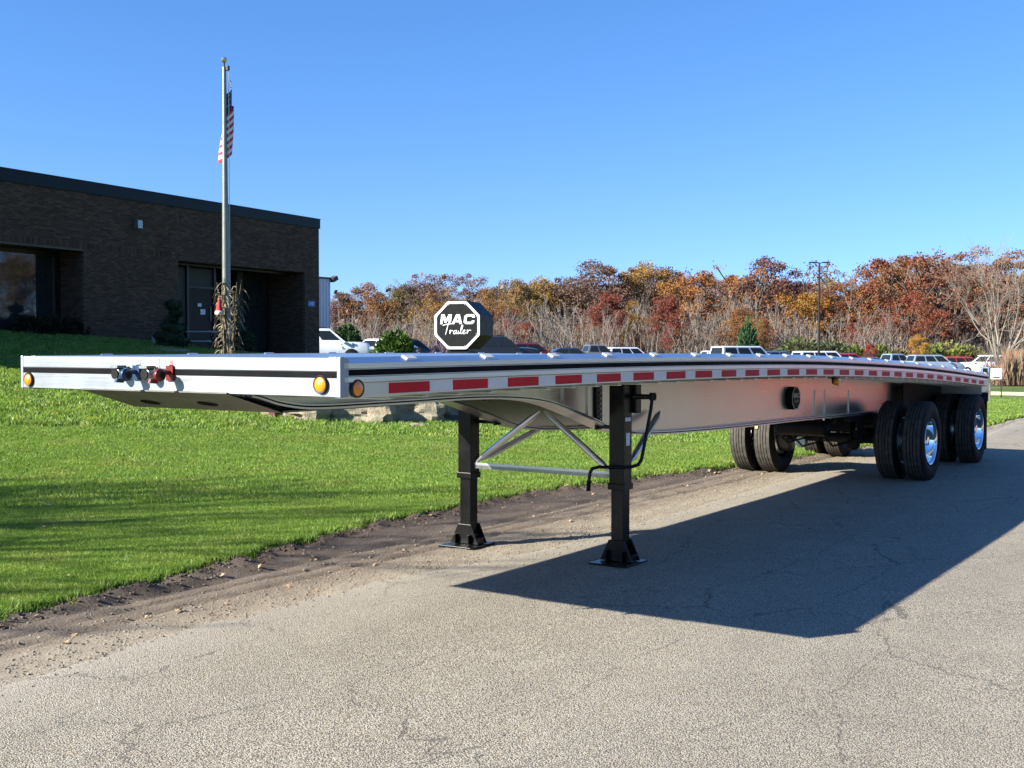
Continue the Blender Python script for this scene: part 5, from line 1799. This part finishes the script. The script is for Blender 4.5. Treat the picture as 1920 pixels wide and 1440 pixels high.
def oak_proto(seed, width=1.0, nleaf=5200, leaf=.022, clump=.055, levels=4, first=.34, density=1.0):
    """unit-height tree: wood mesh and leaf mesh"""
    rnd = random.Random(seed)
    b, tips = tree_skel(rnd, 1.0, .020, levels, .75 * width, first=first, split=(3, 4), lenk=.66, minr=.0012, up=.22)
    tips = normalise(b, tips, .84)
    wood = b.mesh('trunk', M['bark_dark'], True)
    lb_ = MB()
    def leafquad(p):
        a = Vector((rnd.gauss(0, 1), rnd.gauss(0, 1), rnd.gauss(0, .6))).normalized()
        c = a.orthogonal().normalized(); c = Matrix.Rotation(rnd.uniform(0, PI), 3, a) @ c
        e = a.cross(c); s_ = leaf * rnd.uniform(.5, 1.25)
        lb_.add([p - c * s_ * .5, p + e * s_ * .42, p + c * s_ * .55, p - e * s_ * .38], [(0, 1, 2, 3)])
    zs = sorted(t.z for t, d in tips); lo = zs[int(len(zs) * .08)]; rx = sorted(math.hypot(t.x, t.y) for t, d in tips)[int(len(tips) * .85)]
    rx = min(max(rx, .24 * width), .34 * width)
    # rounded boughs of leaves inside the crown's envelope, hollow and uneven
    lobes = []
    while len(lobes) < int(46 * density):
        p = Vector((rnd.uniform(-1, 1), rnd.uniform(-1, 1), rnd.uniform(-1, 1)))
        if not .3 < p.length < .86: continue
        lobes.append(Vector((p.x * rx * 1.05, p.y * rx * 1.05, (lo + .97) / 2 + p.z * (.97 - lo) / 2)))
    nl = int(nleaf * .78 / len(lobes))
    for c0_ in lobes:
        r_ = clump * rnd.uniform(.9, 2.1)
        for i in range(nl):
            v_ = Vector((rnd.gauss(0, 1), rnd.gauss(0, 1), rnd.gauss(0, 1))).normalized() * r_ * rnd.uniform(.35, 1.05)
            v_.z *= .62
            leafquad(c0_ + v_)
    keep = [t for t in tips if rnd.random() < density and t[0].z > lo * .8]
    per = max(1, int(nleaf * .22 / max(1, len(keep))))
    for t, d in keep:
        cs = clump * rnd.uniform(.4, .9)
        for i in range(per):
            leafquad(t + Vector((rnd.gauss(0, cs * .5), rnd.gauss(0, cs * .5), rnd.gauss(0, cs * .35))))
    leaf_me = lb_.mesh('crown', M['leaves'])
    return wood, leaf_me


OAKS = [oak_proto(s, w, n, lf, cl, 4, f, de) for s, w, n, lf, cl, f, de in (
    (1, 1.0, 15000, .0150, .058, .30, 1), (2, .8, 14000, .0150, .052, .34, 1), (3, 1.15, 15000, .0150, .060, .26, 1),
    (4, .7, 12000, .0150, .052, .38, .9), (5, .95, 7000, .014, .046, .34, .75), (6, .85, 5000, .0135, .040, .36, .7), (7, 1.05, 18000, .0155, .062, .24, 1))]


def bare_proto(seed, H=1.0, r=.012, levels=4, spread=.45, first=.42, mat='bark_grey', up=.5, split=(3, 4), minr=.0010, lenk=.6):
    rnd = random.Random(seed)
    b, tips = tree_skel(rnd, H, r, levels, spread, first=first, split=split, lenk=lenk, minr=minr, nsides=4, up=up)
    normalise(b, tips, 1.0)
    return b.mesh('trunk', M[mat], True)


BARES = [bare_proto(s, spread=sp, first=f, mat=m, levels=lv) for s, sp, f, m, lv in
         ((21, .35, .45, 'bark_grey', 4), (22, .45, .38, 'bark_grey', 4), (23, .30, .55, 'bark_pale', 3), (24, .5, .35, 'bark_grey', 4), (25, .25, .6, 'bark_pale', 3), (26, .55, .30, 'bark_grey', 4))]


def leafy(u, vtop, d, wk, col, pi, label, name='autumn_tree', group='autumn trees along the edge of the wood', rot=None):
    x, y = bearing(u, d); z = h(x, y) - .2
    H = (zat(vtop, d) - z) * (1.15 if u > 1650 else 1.04 if u > 1430 else 1.08); wk = wk * 1.12
    root = empty(name, (x, y, z), label, 'tree', group)
    root.rotation_euler = (0, 0, rot if rot is not None else random.uniform(0, 6.28))
    wood, lf = OAKS[pi % len(OAKS)]
    root.scale = (H * wk, H * wk, H)
    link('trunk', wood, root)
    c = link('crown', lf, root); c.color = (*col, 1)
    return root


RUST = (.26, .105, .055); ORG = (.33, .155, .06); GLD = (.33, .215, .085); RD = (.27, .08, .055); BRN = (.20, .12, .085); PNK = (.27, .16, .13); OLV = (.22, .17, .07); MAR = (.17, .075, .06); TAN = (.28, .21, .155)
front = [
    (642, 545, 150, .75, PNK, 1, 'pinkish red tree just right of the metal building'),
    (690, 535, 150, 1.0, ORG, 0, 'rounded orange-brown tree above the rounded evergreen'),
    (735, 528, 165, .9, TAN, 4, 'thin tan tree left of the orange-brown gap above the juniper'),
    (762, 530, 160, .8, OLV, 1, 'brownish yellow tree above the juniper bush'),
    (806, 503, 160, .95, PNK, 5, 'tall half-bare pinkish tree rising up-left of the octagonal sign'),
    (828, 533, 140, 1.0, (.36, .21, .06), 2, 'dull golden round tree directly above the octagonal sign'),
    (872, 504, 165, 1.0, PNK, 5, 'tall half-bare pinkish tree above the right edge of the octagonal sign'),
    (912, 545, 140, .95, (.33, .18, .06), 0, 'low brown-gold tree right of the octagonal sign'),
    (960, 516, 160, .9, TAN, 4, 'pale tan tree above the dark red sedan'),
    (975, 520, 150, .7, GLD, 1, 'golden tree top above the dark red sedan'),
    (1010, 520, 155, .9, (.42, .27, .06), 3, 'yellow-gold tree right of the pale tan tree'),
    (962, 575, 130, .9, RD, 2, 'small red tree low above the black SUV'),
    (1045, 510, 165, .8, MAR, 5, 'thin maroon tree right of the yellow-gold tree'),
    (1108, 495, 155, 1.1, BRN, 0, 'broad dark brown oak above the grey pickup'),
    (1140, 545, 130, .75, RD, 1, 'bright red small tree under the broad brown oak'),
    (1165, 490, 160, .9, PNK, 5, 'dusty pink tree right of the broad brown oak'),
    (1215, 492, 158, .9, (.42, .24, .06), 3, 'golden orange tree left of the big orange oak'),
    (1190, 560, 135, .8, (.36, .20, .05), 2, 'low amber tree above the white SUV with roof rails'),
    (1250, 550, 130, .7, RD, 1, 'narrow crimson tree below the big orange oak'),
    (1268, 490, 165, .9, BRN, 4, 'brown oak top between the golden and big orange trees'),
    (1318, 486, 150, 1.05, (.38, .155, .045), 6, 'biggest bright orange oak in the middle of the wood edge'),
    (1375, 520, 165, .8, TAN, 5, 'thin tan tree right of the bright orange oak'),
    (1390, 575, 128, .8, ORG, 1, 'small orange tree left of the green pine'),
    (1435, 481, 160, .95, MAR, 0, 'tall maroon oak left of the lamp post'),
    (1425, 595, 125, .6, ORG, 3, 'little orange tree beside the green pine'),
    (1478, 500, 165, .9, MAR, 4, 'thin maroon oak between the tall maroon oak and lamp post'),
    (1452, 585, 135, .8, RUST, 2, 'rusty low tree behind the green pine'),
    (1505, 525, 145, .95, (.45, .20, .04), 6, 'glowing orange tree just left of the lamp post'),
    (1550, 520, 150, .85, (.40, .23, .06), 0, 'golden brown tree just right of the lamp post'),
    (1590, 512, 145, .95, RUST, 4, 'rust red oak with visible limbs right of the lamp post'),
    (1635, 525, 150, .9, (.34, .14, .07), 5, 'sparse rust tree left of the tall russet oak'),
    (1610, 590, 130, .9, (.26, .10, .06), 2, 'low russet tree above the bright red vehicle'),
    (1700, 468, 140, 1.05, (.27, .10, .05), 6, 'tallest russet oak at the right of the wood edge'),
    (1745, 480, 155, .9, (.22, .09, .06), 4, 'dark russet oak right of the tallest russet oak'),
    (1665, 500, 150, .85, (.30, .15, .07), 1, 'brown oak at the left shoulder of the tallest russet oak'),
    (1718, 560, 128, .9, (.28, .09, .05), 0, 'low dark red oak below the tallest russet oak'),
    (1835, 468, 155, 1.0, (.28, .13, .07), 4, 'brown oak behind the big bare tree'),
    (1790, 505, 150, .9, (.24, .11, .07), 5, 'sparse brown oak left of the big bare tree'),
    (1890, 480, 150, 1.0, (.28, .13, .06), 2, 'brown oak at the right edge behind the big bare tree'),
    (1722, 632, 112, .75, (.50, .28, .06), 3, 'small golden tree behind the big pale blue SUV'),
    (1632, 640, 112, .6, (.32, .05, .04), 1, 'small crimson sapling above the blue saloon'),
]
random.seed(5)
for t in front:
    leafy(*t)
# second and third rows that close the gaps
u = 610; k = 0
while u < 2010:
    vt = interp([(610, 575), (700, 545), (800, 522), (960, 530), (1100, 512), (1300, 500), (1400, 520), (1480, 505), (1600, 535), (1700, 490), (1900, 492), (2000, 490)], u) + random.uniform(2, 28)
    leafy(u, vt, random.uniform(170, 195), random.uniform(.8, 1.1), random.choice([TAN, BRN, PNK, MAR, (.28, .16, .10), (.36, .22, .10), TAN]), random.choice([0, 2, 4, 5, 5, 1]),
          'dull half-bare tree deep in the wood behind the front row of trees', group='dull trees deep in the wood')
    u += random.uniform(17, 27); k += 1
# bare trunks and saplings in front of the wood
u = 628; k = 0
while u < 1990:
    d = random.uniform(122, 150)
    vt = interp([(600, 600), (800, 575), (1000, 580), (1200, 560), (1400, 560), (1500, 590), (1700, 590), (2000, 560)], u) + random.uniform(-22, 34)
    x, y = bearing(u, d); z = h(x, y) - .2; H = zat(vt, d) - z
    root = empty('bare_tree', (x, y, z), 'slender leafless grey tree in the thicket before the autumn wood', 'tree', 'slender bare trees in front of the wood')
    root.rotation_euler = (0, 0, random.uniform(0, 6.28)); wk = random.uniform(.7, 1.15)
    root.scale = (H * wk, H * wk, H)
    link('trunk', random.choice(BARES), root)
    u += random.uniform(6, 13) * (1 if u < 1500 else 1.8); k += 1

# thicket: saplings, brambles and twigs that nobody could count
rnd = random.Random(77)
b = MB()
for i in range(15000):
    u = rnd.uniform(560, 2060); d = rnd.uniform(126, 168)
    x, y = bearing(u, d); z = h(x, y) - .1
    H = rnd.uniform(2.0, 6.5) * (1.25 if rnd.random() < .2 else 1) * (.7 + .5 * noise.noise(Vector((u * .02, d * .05, 0))))
    w = rnd.uniform(.02, .06)
    lx_, ly_ = rnd.gauss(0, .10) * H, rnd.gauss(0, .10) * H
    a = rnd.uniform(0, PI); c, s = math.cos(a) * w, math.sin(a) * w
    mx_, my_ = x + lx_ * .3, y + ly_ * .3
    mi = 0 if rnd.random() < .5 else (1 if rnd.random() < .55 else 2)
    b.add([(x - c, y - s, z), (x + c, y + s, z), (mx_ + c * .7, my_ + s * .7, z + H * .5), (mx_ - c * .7, my_ - s * .7, z + H * .5), (x + lx_, y + ly_, z + H)], [(0, 1, 2, 3), (3, 2, 4)], mi)
    for j in range(3):
        t = rnd.uniform(.3, .9); bxp = Vector((x + lx_ * t, y + ly_ * t, z + H * t)); e = Vector((rnd.gauss(0, .5), rnd.gauss(0, .5), rnd.uniform(.3, 1.0))) * H * .22
        wv = Vector((c, s, 0)) * .5
        b.add([bxp - wv, bxp + wv, bxp + e], [(0, 1, 2)], mi)
tk = b.build('thicket', [M['bark_grey'], plain('brown_twigs', (.12, .085, .065), .9, 0, .3, .1), plain('pale_twigs', (.22, .18, .145), .9, 0, .3, .1)], fix=False)
tag(tk, kind='stuff', label='grey-brown thicket of leafless saplings along the foot of the wood', cat='thicket')
# leaf litter mass low behind the thicket so the wood reads deep
b = MB()
for i in range(16000):
    u = rnd.uniform(560, 2060); d = rnd.uniform(140, 185)
    x, y = bearing(u, d); z = h(x, y) + abs(rnd.gauss(0, 3.2)) 
    s = rnd.uniform(.15, .42); a = Vector((rnd.gauss(0, 1), rnd.gauss(0, 1), rnd.gauss(0, .6))).normalized(); c = a.orthogonal().normalized(); e = a.cross(c); p = Vector((x, y, z))
    b.add([p - c * s, p + e * s * .7, p + c * s, p - e * s * .7], [(0, 1, 2, 3)], rnd.choice([0, 0, 1, 2]))
ul = b.build('underwood', [plain('underwood_brown', (.12, .08, .055), .9, 0, .3, .1), plain('underwood_rust', (.16, .07, .045), .9, 0, .3, .1), plain('underwood_grey', (.14, .115, .10), .9, 0, .3, .1)], fix=False)
tag(ul, kind='stuff', label='tangled brown underwood between the trees of the wood', cat='underwood')

# green and yellow shrubs behind the car park
SH = [(1500, 622, 118, 5.2, (.15, .17, .07), 'broad grey-green shrub left of the lamp post foot'), (1560, 628, 118, 4.8, (.14, .17, .08), 'broad grey-green shrub right of the lamp post foot'), (1604, 642, 116, 2.6, (.15, .19, .05), 'olive shrub behind the bright red vehicle'),
      (1655, 640, 116, 2.6, (.16, .20, .05), 'olive green shrub above the pale blue pickup'), (1778, 632, 114, 3.8, (.22, .25, .06), 'yellow-green shrub above the big pale blue SUV'), (1745, 638, 116, 3.0, (.18, .20, .06), 'dull green shrub right of the small golden tree'), (1815, 640, 116, 3.4, (.24, .24, .08), 'pale yellow-green shrub left of the bare tree trunk'),
      (905, 652, 118, 2.5, (.16, .16, .08), 'low green shrub far behind the black SUV'), (1690, 650, 118, 2.4, (.22, .18, .09), 'low tan shrub left of the small golden tree')]
for k, (u, vt, d, rx, col, lab) in enumerate(SH):
    x, y = bearing(u, d); z = h(x, y)
    needle_bush('roadside_shrub', (x, y, z), rx * .62, max(1.2, (zat(vt, d) - z) * .85), 2600, tuple(q_ * .72 for q_ in col), lab, 50 + k, .3, .30, group='shrubs behind the car park')
# pine
x, y = bearing(1402, 122); z = h(x, y)
pn = needle_bush('pine_tree', (x, y, z), 2.0, zat(592, 122) - z, 3600, (.035, .085, .03), 'young dark green pine standing before the autumn wood', 70, .3, .38, cat='tree', shape='cone')

# big bare tree at the right
rb = random.Random(9)
def stems(rnd):
    b = MB(); tp_ = []
    for k in range(5):
        an = 2 * PI * k / 5 + rnd.uniform(-.4, .4)
        lean = rnd.uniform(.10, .34)
        sub, tips = tree_skel(rnd, 10.5, .085, 6, .50, first=.22, split=(2, 3), lenk=.74, minr=.0045, nsides=7, up=.25)
        rot = Matrix.Rotation(lean, 3, Vector((-math.sin(an), math.cos(an), 0)))
        z = max(v[2] for v in sub.v); kk = 10.3 * rnd.uniform(.78, 1.0) / z
        bb = len(b.v)
        b.v += [tuple(rot @ (Vector(v) * kk)) for v in sub.v]
        b.f += [tuple(bb + i for i in f) for f in sub.f]; b.m += sub.m
    return b
x, y = bearing(1876, 82); z = h(x, y)
bt_ = empty('bare_tree', (x, y, z), 'big pale-barked leafless tree with many upright stems at the right', 'tree')
bb_ = stems(rb)
zz = max(v[2] for v in bb_.v); Hb = zat(428, 82) - z; kk = Hb / zz
bb_.v = [(p[0] * kk, p[1] * kk, p[2] * kk) for p in bb_.v]
bb_.build('trunk', M['bark_mid'], bt_, True, fix=False, sharp=False)
b = MB()
for i in range(260):
    a = rb.uniform(0, 2 * PI); r0 = rb.uniform(0, 1.3); p = Vector((math.cos(a) * r0, math.sin(a) * r0, 0)); t = Vector((p.x * 1.5 + rb.gauss(0, .4), p.y * 1.5 + rb.gauss(0, .4), rb.uniform(1, 2.4)))
    b.tube([p, p.lerp(t, .5) + Vector((rb.gauss(0, .1), rb.gauss(0, .1), 0)), t], [.014, .010, .004], 3, cap=False)
b.build('basal_shoots', M['bark_dark'], bt_, fix=False)

# dry tall grass and reddish scrub behind the kerb at right
b = MB(); rnd = random.Random(8)
for i in range(16000):
    u = rnd.uniform(1845, 2080); d = rnd.uniform(56, 74)
    if u < 1875 and rnd.random() < .7: continue
    x, y = bearing(u, d); z = h(x, y) - .05
    H = rnd.uniform(.6, 1.55) * (1.2 if u > 1885 else .6)
    a = rnd.uniform(0, 2 * PI); w = .014; l = rnd.uniform(.05, .35)
    c, s = math.cos(a), math.sin(a)
    b.add([(x - s * w, y + c * w, z), (x + s * w, y - c * w, z), (x + c * l * .4, y + s * l * .4, z + H * .65), (x + c * l, y + s * l, z + H)], [(0, 1, 2), (0, 2, 3)], 0 if rnd.random() < .75 else 1)
o = b.build('dry_grass', [M['tallgrass'], plain('reddish_scrub', (.24, .08, .05), .9, 0, .3, 1)], fix=False); tag(o, kind='stuff', label='tall dry tan grass and reddish scrub at the right edge', cat='grass')

# woods on the far side of the road and behind the viewer, seen only in reflections
random.seed(31)
for i in range(34):
    a = -.9 + 3.0 * i / 33      # angle from +x towards +y, then round the south
    an = -1.25 + 2.55 * i / 33
    dist = random.uniform(62, 78)
    x = 8 + math.cos(an) * dist; y = 2 + math.sin(an) * dist
    root = empty('roadside_tree', (x, y, -.2), 'autumn tree across the road from the trailer', 'tree', 'trees across the road outside the picture')
    H = random.uniform(13, 17)
    root.scale = (H * 1.2, H * 1.2, H); root.rotation_euler = (0, 0, random.uniform(0, 6))
    w_, l_ = random.choice(OAKS[:4])
    link('trunk', w_, root); c = link('crown', l_, root); c.color = (*random.choice([BRN, TAN, OLV, (.2, .2, .1)]), 1)

# bare trees left of the picture whose shadows streak the lawn
for k, (gx_, gy_, Hh, sd, rr) in enumerate(((-2.8, 7.6, 10.5, 3, .022), (-3.7, 5.6, 9.6, 5, .022), (-4.3, 3.6, 8.4, 6, .02))):
    hd = math.hypot(SUNDIR.x, SUNDIR.y); back = Hh * hd / -SUNDIR.z
    x = gx_ - SUNDIR.x / hd * back; y = gy_ - SUNDIR.y / hd * back
    root = empty('lawn_tree', (x, y, h(x, y) - .1), ['bare lawn tree nearest the road left of the picture', 'tallest bare lawn tree left of the picture', 'shortest bare lawn tree left of the picture'][k], 'tree', 'bare lawn trees outside the picture on the left')
    me = bare_proto(100 + sd, 1.0, rr, 5, .55, .34, 'bark_grey', .3, (3, 4), .0012, .66)
    o = link('trunk', me, root); root.scale = (Hh, Hh, Hh); root.rotation_euler = (0, 0, sd)

# ================================================================ GRASS, LEAVES, PEBBLES
def instancer(name, pts, inst_obj_mesh, smin, smax, tilt, seed, kind='stuff', label=None, cat=None, mat=None):
    me = bpy.data.meshes.new(name); me.from_pydata(pts, [], []); me.update()
    o = bpy.data.objects.new(name, me); COL.objects.link(o)
    ng = bpy.data.node_groups.new(name, 'GeometryNodeTree')
    ng.interface.new_socket(name='Geometry', in_out='INPUT', socket_type='NodeSocketGeometry')
    ng.interface.new_socket(name='Geometry', in_out='OUTPUT', socket_type='NodeSocketGeometry')
    gi = ng.nodes.new('NodeGroupInput'); go = ng.nodes.new('NodeGroupOutput')
    iop = ng.nodes.new('GeometryNodeInstanceOnPoints')
    oi = ng.nodes.new('GeometryNodeObjectInfo'); oi.inputs['Object'].default_value = inst_obj_mesh
    ng.links.new(gi.outputs[0], iop.inputs['Points']); ng.links.new(oi.outputs['Geometry'], iop.inputs['Instance'])
    r1 = ng.nodes.new('FunctionNodeRandomValue'); r1.data_type = 'FLOAT_VECTOR'
    r1.inputs[0].default_value = (-tilt, -tilt, 0); r1.inputs[1].default_value = (tilt, tilt, 6.283)
    r1.inputs['Seed'].default_value = seed
    ng.links.new(r1.outputs[0], iop.inputs['Rotation'])
    r2 = ng.nodes.new('FunctionNodeRandomValue'); r2.data_type = 'FLOAT'
    r2.inputs[2].default_value = smin; r2.inputs[3].default_value = smax; r2.inputs['Seed'].default_value = seed + 1
    ng.links.new(r2.outputs[1], iop.inputs['Scale'])
    ng.links.new(iop.outputs[0], go.inputs[0])
    md = o.modifiers.new('scatter', 'NODES'); md.node_group = ng
    tag(o, label, cat, None, kind)
    return o


def tuft(seed, n=11, hh=.05, spread=.05, w=.0032):
    rnd = random.Random(seed); b = MB()
    for i in range(n):
        a = rnd.uniform(0, 2 * PI); r = spread * math.sqrt(rnd.random())
        x, y = math.cos(a) * r, math.sin(a) * r
        H = hh * rnd.uniform(.55, 1.2); la = rnd.uniform(0, 2 * PI); l = H * rnd.uniform(.1, .8)
        f = rnd.uniform(0, PI); cw, sw = math.cos(f) * w, math.sin(f) * w
        mx_, my_ = x + math.cos(la) * l * .35, y + math.sin(la) * l * .35
        b.add([(x - cw, y - sw, -.01), (x + cw, y + sw, -.01), (mx_ + cw * .8, my_ + sw * .8, H * .6), (mx_ - cw * .8, my_ - sw * .8, H * .6), (x + math.cos(la) * l, y + math.sin(la) * l, H)], [(0, 1, 2, 3), (3, 2, 4)])
    me = b.mesh('grass_tuft', M['blade']); o = bpy.data.objects.new('grass_tuft', me)
    return o


rnd = random.Random(55)
def lawn_pts(n, x0, x1, y0, y1, dmin, dmax):
    out = []
    while len(out) < n:
        x = rnd.uniform(x0, x1); y = rnd.uniform(y0, y1)
        d = math.hypot(x - CAMP.x, y - CAMP.y)
        if d < dmin or d > dmax: continue
        rel = Vector((x - CAMP.x, y - CAMP.y)); fz = rel.dot(FH)
        if fz < 2 or abs(rel.dot(RH) / fz) > .52: continue
        e = lawn_edge(y) - .03 + .05 * noise.noise(Vector((y * 6, x * 2, 0)))
        if x > e: continue
        if d > 15 and math.hypot((x - bx0) / 5, (y - by0) / 4) < .9: continue
        out.append((x, y, h(x, y) + .04 + .02 * nz(x, y, .7)))
    return out


instancer('grass', lawn_pts(62000, -9, .2, -2, 14, 5, 12.5), tuft(1, 14, .031, .05, .0026), .7, 1.25, .15, 3, label='short mown green grass near the road', cat='grass')
instancer('grass', lawn_pts(52000, -16, 1, 0, 24, 12.5, 20), tuft(2, 13, .042, .07, .0042), .8, 1.4, .15, 5, label='mown grass in the middle of the lawn', cat='grass')
instancer('grass', lawn_pts(40000, -26, 1, 4, 36, 20, 42), tuft(3, 13, .06, .10, .008), .9, 1.6, .15, 7, label='mown grass on the far rise of the lawn', cat='grass')
# ragged edge tufts hanging over the verge
pts = []
for i in range(1700):
    y = rnd.uniform(-1.5, 20); e = lawn_edge(y)
    pts.append((e + rnd.gauss(-.03, .045), y, .012 + .02 * rnd.random()))
instancer('grass', pts, tuft(4, 9, .055, .05, .003), .5, 1.3, .5, 9, label='longer ragged grass hanging over the edge of the verge', cat='grass')
# pebbles and grit on the verge and the pavement edge
b = MB(); bm = bmesh.new(); bmesh.ops.create_icosphere(bm, subdivisions=1, radius=.01)
b.add([(v.co.x * 1.2, v.co.y, v.co.z * .6) for v in bm.verts], [tuple(q_.index for q_ in f.verts) for f in bm.faces]); bm.free()
peb = bpy.data.objects.new('pebble', b.mesh('pebble', M['pebble']))
pts = []
for i in range(5500):
    y = rnd.uniform(-2, 16); e = lawn_edge(y); p = pave_edge(y)
    x = p + rnd.gauss(-.15, .22) if rnd.random() < .65 else rnd.uniform(e, p)
    if x < e: continue
    pts.append((x, y, max(verge_z(x, y), .012 if x > p else -1) + .002))
instancer('gravel', pts, peb, .25, .95, .6, 11, label='loose grit and pebbles along the pavement edge', cat='gravel')
b = MB(); b.box((0, 0, 0), (.05, .035, .022)); bm = bmesh.new(); bmesh.ops.create_icosphere(bm, subdivisions=2, radius=.025)
b = MB(); b.add([(v.co.x * 1.1, v.co.y * .8, v.co.z * .5 + .004 * noise.noise(v.co * 90)) for v in bm.verts], [tuple(q_.index for q_ in f.verts) for f in bm.faces]); bm.free()
clod = bpy.data.objects.new('clod', b.mesh('clod', M['dirt']))
pts = []
for i in range(2600):
    y = rnd.uniform(-2, 14); e = lawn_edge(y); x = e + abs(rnd.gauss(0, .13)) - .01
    pts.append((x, y, verge_z(x, y) + .004))
instancer('soil_crumbs', pts, clod, .12, .6, .9, 13, label='dark soil crumbs under the torn lawn edge', cat='soil')
# fallen oak leaves
b = MB()
for s in range(1):
    out = [(0, 0), (.012, .006), (.02, .022), (.03, .010), (.042, .026), (.050, .010), (.068, .012), (.08, 0), (.068, -.010), (.05, -.012), (.042, -.026), (.03, -.010), (.02, -.022), (.012, -.005)]
    vs = [(x - .04, y, .012 * math.sin(x * 60) + .25 * abs(y)) for x, y in out]; b.add(vs, [tuple(range(len(vs)))])
leafm = b.mesh('fallen_leaf', M['deadleaf']); leafo = bpy.data.objects.new('fallen_leaf', leafm)
pts = []
for i in range(210):
    if rnd.random() < .45:
        y = rnd.uniform(-1, 12); x = rnd.uniform(lawn_edge(y), .8); z = verge_z(x, y) + .008
    else:
        y = rnd.uniform(0, 26); x = rnd.uniform(-14, -.6); z = h(x, y) + .075
    pts.append((x, y, z))
instancer('fallen_leaves', pts, leafo, .45, 1.0, .35, 17, label='curled tan leaves scattered on lawn and verge', cat='leaves')
